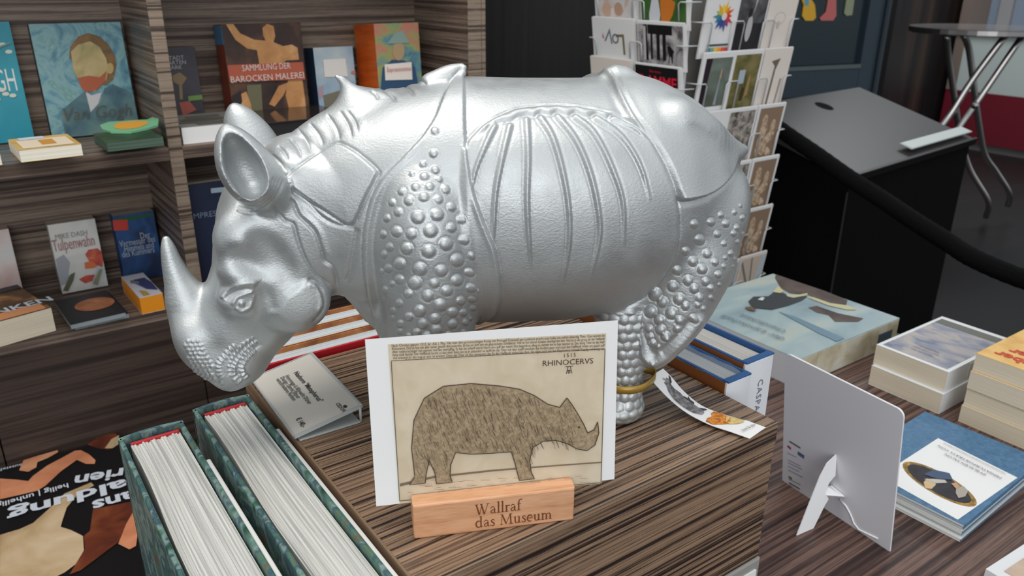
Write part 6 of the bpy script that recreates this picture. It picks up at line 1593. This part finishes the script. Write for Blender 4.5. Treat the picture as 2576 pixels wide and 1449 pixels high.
bwt = painted('pale sky cover', [(0.3, srgb(92, 128, 160)), (0.5, srgb(156, 180, 198)), (0.7, srgb(196, 206, 206)), (0.85, srgb(150, 132, 120))], 10)
b, f, w, h, t = faceout('art_book', 'pale blue book with a white label, right of the brown art book', (806, 296), (902, 284), (884, 116), 0.048, bwt, UZ, 4, spine=col(26, 52, 80))
shelf_pic(b, f, t, [(col(120, 116, 100), [(812, 240), (860, 226), (894, 230), (900, 280), (820, 290)]), (col(178, 150, 160), [(800, 222), (812, 214), (812, 240), (802, 250)]), (col(232, 228, 222), [(812, 150), (868, 147), (874, 192), (816, 194)]), (col(206, 120, 110), ell_pts(888, 182, 6, 4))])
orgs = painted('orange cloth spine', [(0.3, srgb(206, 86, 22)), (0.7, srgb(234, 112, 36))], 30, (3, 3, 0.3))
pcov = painted('colourful figure cover', [(0.28, srgb(50, 86, 118)), (0.42, srgb(96, 140, 150)), (0.52, srgb(150, 160, 96)), (0.62, srgb(196, 120, 110)), (0.75, srgb(180, 170, 90))], 20)
b, f, w, h, t = faceout('art_book', 'thick art book with a wide orange spine, rightmost on the shelf', (958, 262), (1066, 250), (1060, 56), 0.095, pcov, UZ, 4, spine=orgs, hard=True)
shelf_pic(b, f, t, [(col(44, 78, 112), [(956, 236), (962, 170), (986, 150), (1018, 152), (1044, 170), (1056, 236)]), (col(178, 150, 112), ell_pts(1002, 128, 15, 24)), (col(136, 160, 152), [(972, 110), (994, 82), (1012, 76), (1030, 108)]), (col(234, 226, 218), [(966, 162), (1034, 156), (1036, 200), (968, 202)])])
text('lettering', 'Expressionismus', 0.013, (f(1002, 174)[0], f(1002, 174)[1]), col(196, 110, 96), b, 'CENTER', 0, t+0.004, width=f(1030, 172)[0]-f(970, 176)[0])
gcv = mat('grey sleeve', srgb(136, 134, 132), 0.35)
b, fr_, dd, ww = lying('box_set', 'white sided grey box lying beside the divider', (462, 365), (640, 346), UZ, 0.13, 0.028, gcv, M['white'], cat='box')
decal('picture', [(col(92, 92, 84), rect(0.03, 0.03, 0.12, ww*0.75)), (col(112, 110, 98), ell_pts(0.075, ww*0.42, 0.028, 0.05)), (col(84, 86, 80), ell_pts(0.075, ww*0.42, 0.020, 0.036))], b, 0.0286)
gls = mat('glossy dark cover', srgb(52, 44, 42), 0.10)
b, fr_, dd, ww = lying('art_book', 'glossy dark book lying before the brown art book', (664, 346), (884, 322), UZ, 0.14, 0.024, gls, col(34, 34, 36), hard=True)
# middle bay, lower shelf
nav = painted('navy cover', [(0.35, srgb(12, 22, 46)), (0.7, srgb(20, 34, 66))], 6)
b, f, w, h, t = faceout('art_book', 'navy art book standing on the lower shelf behind the horn', (512, 772), (700, 748), (476, 464), 0.020, nav, LZ2, 3, front=BF+0.03)
shelf_pic(b, f, t, [(col(150, 170, 184), [(530, 474), (566, 470), (567, 482), (531, 486)])])
text('lettering', 'IMPRESSIONEN', 0.014, (f(520, 540)[0]+0.02, f(520, 540)[1]), col(110, 124, 150), b, 'CENTER', 0, t+0.0015)
# ------------------------------------------------------------------ behind, on the right
c1, c2 = np.array([1.971, 1.205, 0.85]), np.array([2.799, 1.289, 0.85])
ex_c = unit(c2-c1); wc_ = float(np.linalg.norm(c2-c1)); bk_c = np.array([-ex_c[1], ex_c[0], 0])
dep, rise = 0.42, 0.125
ct_ = thing('reading_desk', 'black reading desk with a sloping dull top, right of the card rack', 'desk', (c1[0], c1[1], 0), [ex_c, bk_c, np.array([0, 0, 1.0])])
dullb = mat('dull grey black top', srgb(58, 55, 53), 0.34)
bm = bmesh.new()
pf = [(0, 0.0), (0, 0.83), (dep, 0.83+rise), (dep, 0.0)]
A = [bm.verts.new((0.006, y, z)) for y, z in pf]; B2 = [bm.verts.new((wc_-0.006, y, z)) for y, z in pf]
bm.faces.new(A); bm.faces.new(B2[::-1])
for i in range(4): bm.faces.new((A[i], B2[i], B2[(i+1) % 4], A[(i+1) % 4]))
bmesh.ops.recalc_face_normals(bm, faces=bm.faces); mesh_obj('body', bm, M['blackm'], ct_)
sl_ = math.atan2(rise, dep); LS = math.hypot(rise, dep)
mt = Matrix.Translation((0, -0.004, 0.832))@Matrix.Rotation(sl_, 4, 'X')
bm = bmesh.new(); bx(bm, (0, 0, 0), (wc_, LS+0.004, 0.018), 0.002); mesh_obj('top_panel', bm, dullb, ct_, False, mt)
bm = bmesh.new(); bx(bm, (0, -0.010, 0), (wc_, 0.0, 0.024), 0.002); mesh_obj('front_lip', bm, M['black'], ct_, False, mt)
bm = bmesh.new(); bx(bm, (0.002, -0.002, 0.02), (0.010, 0.0, 0.80)); mesh_obj('edge_strip', bm, mat('dark grey strip', srgb(40, 40, 42), 0.4), ct_)
for px_, py_, r_ in ((2073, 268, 0.032),):
    pp = apl(px_, py_, c1+np.array([0, 0, 0.0005]), -np.cross(ex_c, bk_c*math.cos(sl_)+np.array([0, 0, 1])*math.sin(sl_))*-1)
    lp = np.array([(pp-c1)@ex_c, (pp-c1)@bk_c, pp[2]])
    bm = bmesh.new(); bmesh.ops.create_cone(bm, cap_ends=True, segments=24, radius1=r_, radius2=r_, depth=0.003, matrix=Matrix.Translation((lp[0], lp[1], lp[2]))@Matrix.Rotation(sl_, 4, 'X')); mesh_obj('cup_hole', bm, M['blackm'], ct_)
Rc = np.stack([ex_c, bk_c, np.array([0, 0, 1.0])], 1)
lf = thing('leaflet', 'pale strip of folded paper on the lower lip of the reading desk', 'leaflet', tuple(c1+Rc@np.array([wc_*0.46, 0.004, 0.014])), [ex_c, unit(bk_c*math.cos(sl_)+np.array([0, 0, 1])*math.sin(sl_)), unit(np.cross(ex_c, bk_c*math.cos(sl_)+np.array([0, 0, 1])*math.sin(sl_)))])
box('fold', (0, 0.001, 0.004), (wc_*0.54, 0.042, 0.0075), col(196, 206, 204), lf, 0.0008)
box('inner_sheet', (0.004, 0.002, 0.0078), (wc_*0.53, 0.040, 0.0084), col(208, 214, 212), lf)
# rope
rp_pts = []
for (px_, py_), dist_ in zip([(1870, 250), (1958, 322), (2050, 386), (2138, 449), (2220, 502), (2300, 556), (2380, 606), (2450, 650), (2580, 704), (2800, 770)], [2.42, 2.30, 2.22, 2.14, 2.08, 2.02, 1.97, 1.92, 1.88, 1.84]):
    d = w_ray(px_, py_); d = d/np.linalg.norm(d[:2]); rp_pts.append(EYE+d*dist_)
rp_pts = cat_rom(rp_pts, 10)
bm = bmesh.new(); tube(bm, [p-rp_pts[0] for p in rp_pts], [0.0205+0.0009*(i % 2) for i in range(len(rp_pts))], 12)
rope_m = mat('black rope', srgb(6, 6, 7), 0.9, spec=0.15); n, l, b = nodes(rope_m)
mp = coords(n, l, (180, 60, 180), (0.4, 0.2, 0.6)); t = noise(n, l, mp, 1.0, 2); bp = n.new('ShaderNodeBump'); bp.inputs['Strength'].default_value = 0.8; bp.inputs['Distance'].default_value = 0.003
l.new(t.outputs[0], bp.inputs['Height']); l.new(bp.outputs[0], b.inputs['Normal'])
rp_o = thing('barrier_rope', 'thick black barrier rope sagging across the reading desk', 'rope', tuple(rp_pts[0]))
mesh_obj('rope', bm, rope_m, rp_o)
# glazed door
dd_ = np.array([math.cos(math.radians(-12.6)), math.sin(math.radians(-12.6)), 0]); dn = np.array([dd_[1], -dd_[0], 0])
pR = w_ray(2195, 232); pR = EYE+pR/np.linalg.norm(pR[:2])*4.3; pR[2] = 0
door = thing('door_1', 'teal framed glass door with paper shapes behind the card rack', 'door', tuple(pR), [dd_, -dn, np.array([0, 0, 1.0])])
struct(door)
del door['label'], door['category']
teal = mat('teal steel frame', srgb(48, 62, 74), 0.45)
glass = mat('dark glass pane', srgb(38, 54, 62), 0.08, **{'Alpha': 0.85})
def dz(px_, py_): return apl(px_, py_, pR, dn)[2]
zr0, zr1 = dz(2195, 232), dz(2180, 168)
DW = 1.5
box('stile', (-0.135, -0.03, 0.0), (0.0, 0.03, 2.3), teal, door, 0.004); box('stile', (-0.045, -0.042, 0.0), (-0.030, -0.030, 2.3), mat('frame groove', srgb(34, 44, 54), 0.5), door)
box('stile', (-DW, -0.03, 0.0), (-DW+0.10, 0.03, 2.3), teal, door, 0.004)
box('rail', (-DW+0.1, -0.03, zr0), (-0.135, 0.03, zr1), teal, door, 0.004); box('rail', (-DW+0.1, -0.03, 2.2), (-0.135, 0.03, 2.3), teal, door, 0.004); box('rail', (-DW+0.1, -0.03, 0.0), (-0.135, 0.03, 0.12), teal, door, 0.004)
box('glazing_bead', (-DW+0.1, -0.034, zr1), (-0.135, -0.026, zr1+0.018), col(86, 98, 100), door)
box('pane', (-DW+0.1, -0.006, zr1), (-0.135, 0.006, 2.2), glass, door); box('pane', (-DW+0.1, -0.006, 0.12), (-0.135, 0.006, zr0), glass, door)
box('dark_backing', (-DW-0.2, 0.5, 0), (0.1, 0.52, 2.4), mat('dim room beyond', srgb(30, 40, 46), 0.7), door)
RD = np.stack([dd_, -dn, np.array([0, 0, 1.0])], 1)
def on_door(px_, py_):
    p = RD.T@(apl(px_, py_, pR+dn*0.012, dn)-pR); return p
for nm, txt, c_, pts in (('paper_cutout', 'yellow paper cutout stuck on the glass door', col(222, 170, 46), [(2016, -4), (2022, 12), (2018, 40), (2026, 52), (2046, 52), (2053, 44), (2050, 12), (2040, -4)]),
                         ('paper_cutout', 'pink paper cutout stuck on the glass door', col(198, 106, 104), [(2084, -4), (2078, 30), (2062, 46), (2066, 52), (2096, 52), (2104, 40), (2104, -4)]),
                         ('paper_cutout', 'sage green paper cutout stuck on the glass door', col(146, 154, 124), [(2130, -4), (2124, 34), (2130, 40), (2144, 38), (2150, -4)])):
    P3 = [on_door(*p) for p in pts]; c0 = np.mean(P3, 0)
    th_ = thing(nm, txt, 'paper cutout', tuple(pR+RD@c0), [dd_, -dn, np.array([0, 0, 1.0])], 'paper cutouts on the glass door')
    bm = bmesh.new(); ff_ = bm.faces.new([bm.verts.new((p[0]-c0[0], 0, p[2]-c0[2])) for p in P3])
    r = bmesh.ops.extrude_face_region(bm, geom=[ff_]); bmesh.ops.translate(bm, vec=(0, 0.004, 0), verts=[v for v in r['geom'] if isinstance(v, bmesh.types.BMVert)])
    bmesh.ops.recalc_face_normals(bm, faces=bm.faces); mesh_obj('sheet', bm, c_, th_)
    if 'yellow' in txt:
        q = [on_door(*p)-c0 for p in [(2024, -4), (2036, -4), (2034, 14), (2024, 14)]]
        bm = bmesh.new(); bm.faces.new([bm.verts.new((p[0], -0.001, p[2])) for p in q]); mesh_obj('blue_patch', bm, col(96, 160, 190), th_)
# high bistro table
bc_ = az(2462, 68, 1.05); bd = 4.9
d = w_ray(2462, 68); d = d/np.linalg.norm(d[:2]); bc_ = EYE+d*5.0; zt_b = bc_[2]
lft = w_ray(2287, 64); lft = lft/np.linalg.norm(lft[:2]); R_b = float(np.linalg.norm((EYE+lft*5.0-bc_)[:2]))*1.0
fw2 = unit([d[0], d[1], 0]); rt2 = np.array([fw2[1], -fw2[0], 0])
bt_ = thing('bistro_table', 'high round folding bistro table with crossed steel legs', 'table', (bc_[0], bc_[1], 0), [rt2, fw2, np.array([0, 0, 1.0])])
bm = bmesh.new(); bmesh.ops.create_cone(bm, cap_ends=True, segments=48, radius1=R_b*0.97, radius2=R_b, depth=0.03, matrix=Matrix.Translation((0, 0, zt_b-0.015)))
mesh_obj('table_top', bm, mat('dark stone top', srgb(116, 112, 110), 0.15), bt_)
bm = bmesh.new(); bmesh.ops.create_cone(bm, cap_ends=False, segments=48, radius1=R_b*1.004, radius2=R_b*1.004, depth=0.022, matrix=Matrix.Translation((0, 0, zt_b-0.014))); mesh_obj('edge_band', bm, M['chrome'], bt_)
RB = np.stack([rt2, fw2, np.array([0, 0, 1.0])], 1)
def on_b(px_, py_, off):
    p = apl(px_, py_, bc_+fw2*off, fw2); v = RB.T@(p-np.array([bc_[0], bc_[1], 0])); return v
def leg(name, pts, off0, off1):
    n_ = len(pts)
    P3 = [on_b(*p, off0+(off1-off0)*i/(n_-1)) for i, p in enumerate(pts)]
    P3[-1][2] = max(P3[-1][2], 0.016)
    tube_obj(name, cat_rom(P3, 5), 0.0165, M['chrome'], bt_, 10)
leg('leg', [(2381, 88), (2386, 140), (2396, 210), (2407, 290), (2418, 350), (2440, 425), (2486, 505), (2480, 546)], -0.12, 0.30)
leg('leg', [(2424, 88), (2438, 128), (2452, 235), (2464, 318), (2478, 388), (2506, 430), (2540, 486), (2536, 516)], -0.05, 0.40)
leg('leg', [(2530, 88), (2444, 204), (2395, 281), (2362, 326), (2330, 372)], -0.16, -0.30)
leg('leg', [(2572, 90), (2470, 240), (2418, 313), (2380, 372)], -0.02, -0.20)
for px_, py_ in ((2397, 281), (2452, 265)):
    v = on_b(px_, py_, -0.2); bm = bmesh.new(); bmesh.ops.create_uvsphere(bm, u_segments=10, v_segments=8, radius=0.02, matrix=Matrix.Translation(Vector(v))); mesh_obj('hinge_bolt', bm, M['chrome'], bt_)
# ticket counter with red foot
kx = 7.0
ky0, ky1 = 2.3, ay(2350, 360, 3.54)[1]
kt = thing('service_counter', 'white glazed counter with a dark red foot panel at the far right', 'counter', (kx, ky0, 0))
kl = 3.54-ky0
def kz(px_, py_): return ax(px_, py_, kx)[2]
z_a, z_b = kz(2405, 226), kz(2440, 84)
box('plinth', (0.02, 0.0, 0.0), (0.6, kl, kz(2360, 345)), col(96, 92, 92), kt)
box('red_panel', (0.0, 0.0, kz(2360, 345)), (0.6, kl-0.02, z_a), mat('dark red panel', srgb(104, 18, 34), 0.4), kt)
box('white_panel', (0.0, 0.0, z_a), (0.6, kl-0.10, z_b), mat('pale glazed panel', srgb(178, 188, 184), 0.25), kt)
box('side_post', (-0.005, kl-0.10, z_a), (0.6, kl-0.02, 1.9), col(118, 104, 96), kt)
box('counter_top', (-0.03, -0.02, z_b), (0.62, kl, z_b+0.03), col(150, 158, 156), kt)
box('glass_screen', (0.30, 0.0, z_b+0.03), (0.32, kl-0.10, 1.9), mat('screen glass', srgb(120, 130, 146), 0.15), kt)
for j, (y_, wz, c_) in enumerate(((0.30, 0.20, (44, 58, 92)), (0.62, 0.16, (92, 88, 116)), (0.95, 0.10, (136, 134, 136)))):
    box('screen_panel', (0.26, y_, z_b+0.05), (0.30, y_+wz, 1.85), col(*c_), kt)
bxo = thing('carton', 'teal carton standing on the far counter', 'box', (kx+0.02, ky0+0.02, z_b+0.0305))
box('carton_body', (0, 0, 0), (0.2, 0.42, 0.09), col(26, 128, 146), bxo, 0.004); box('lid', (-0.004, -0.004, 0.09), (0.204, 0.424, 0.11), col(44, 150, 166), bxo, 0.002)
# brown curtain wall between door and counter
cm_ = mat('brown panel wall', srgb(34, 28, 28), 0.5); n, l, b = nodes(cm_)
mp = coords(n, l, (5, 5, 0.3)); t = noise(n, l, mp, 1.0, 2); r = ramp(n, l, t.outputs[0], [(0.35, srgb(16, 14, 16)), (0.55, srgb(36, 30, 30)), (0.75, srgb(74, 56, 46))]); l.new(r.outputs[0], b.inputs['Base Color'])
o = box('wall_panel', (6.2, 3.62, 0), (9.5, 3.72, 3.0), cm_); struct(o)
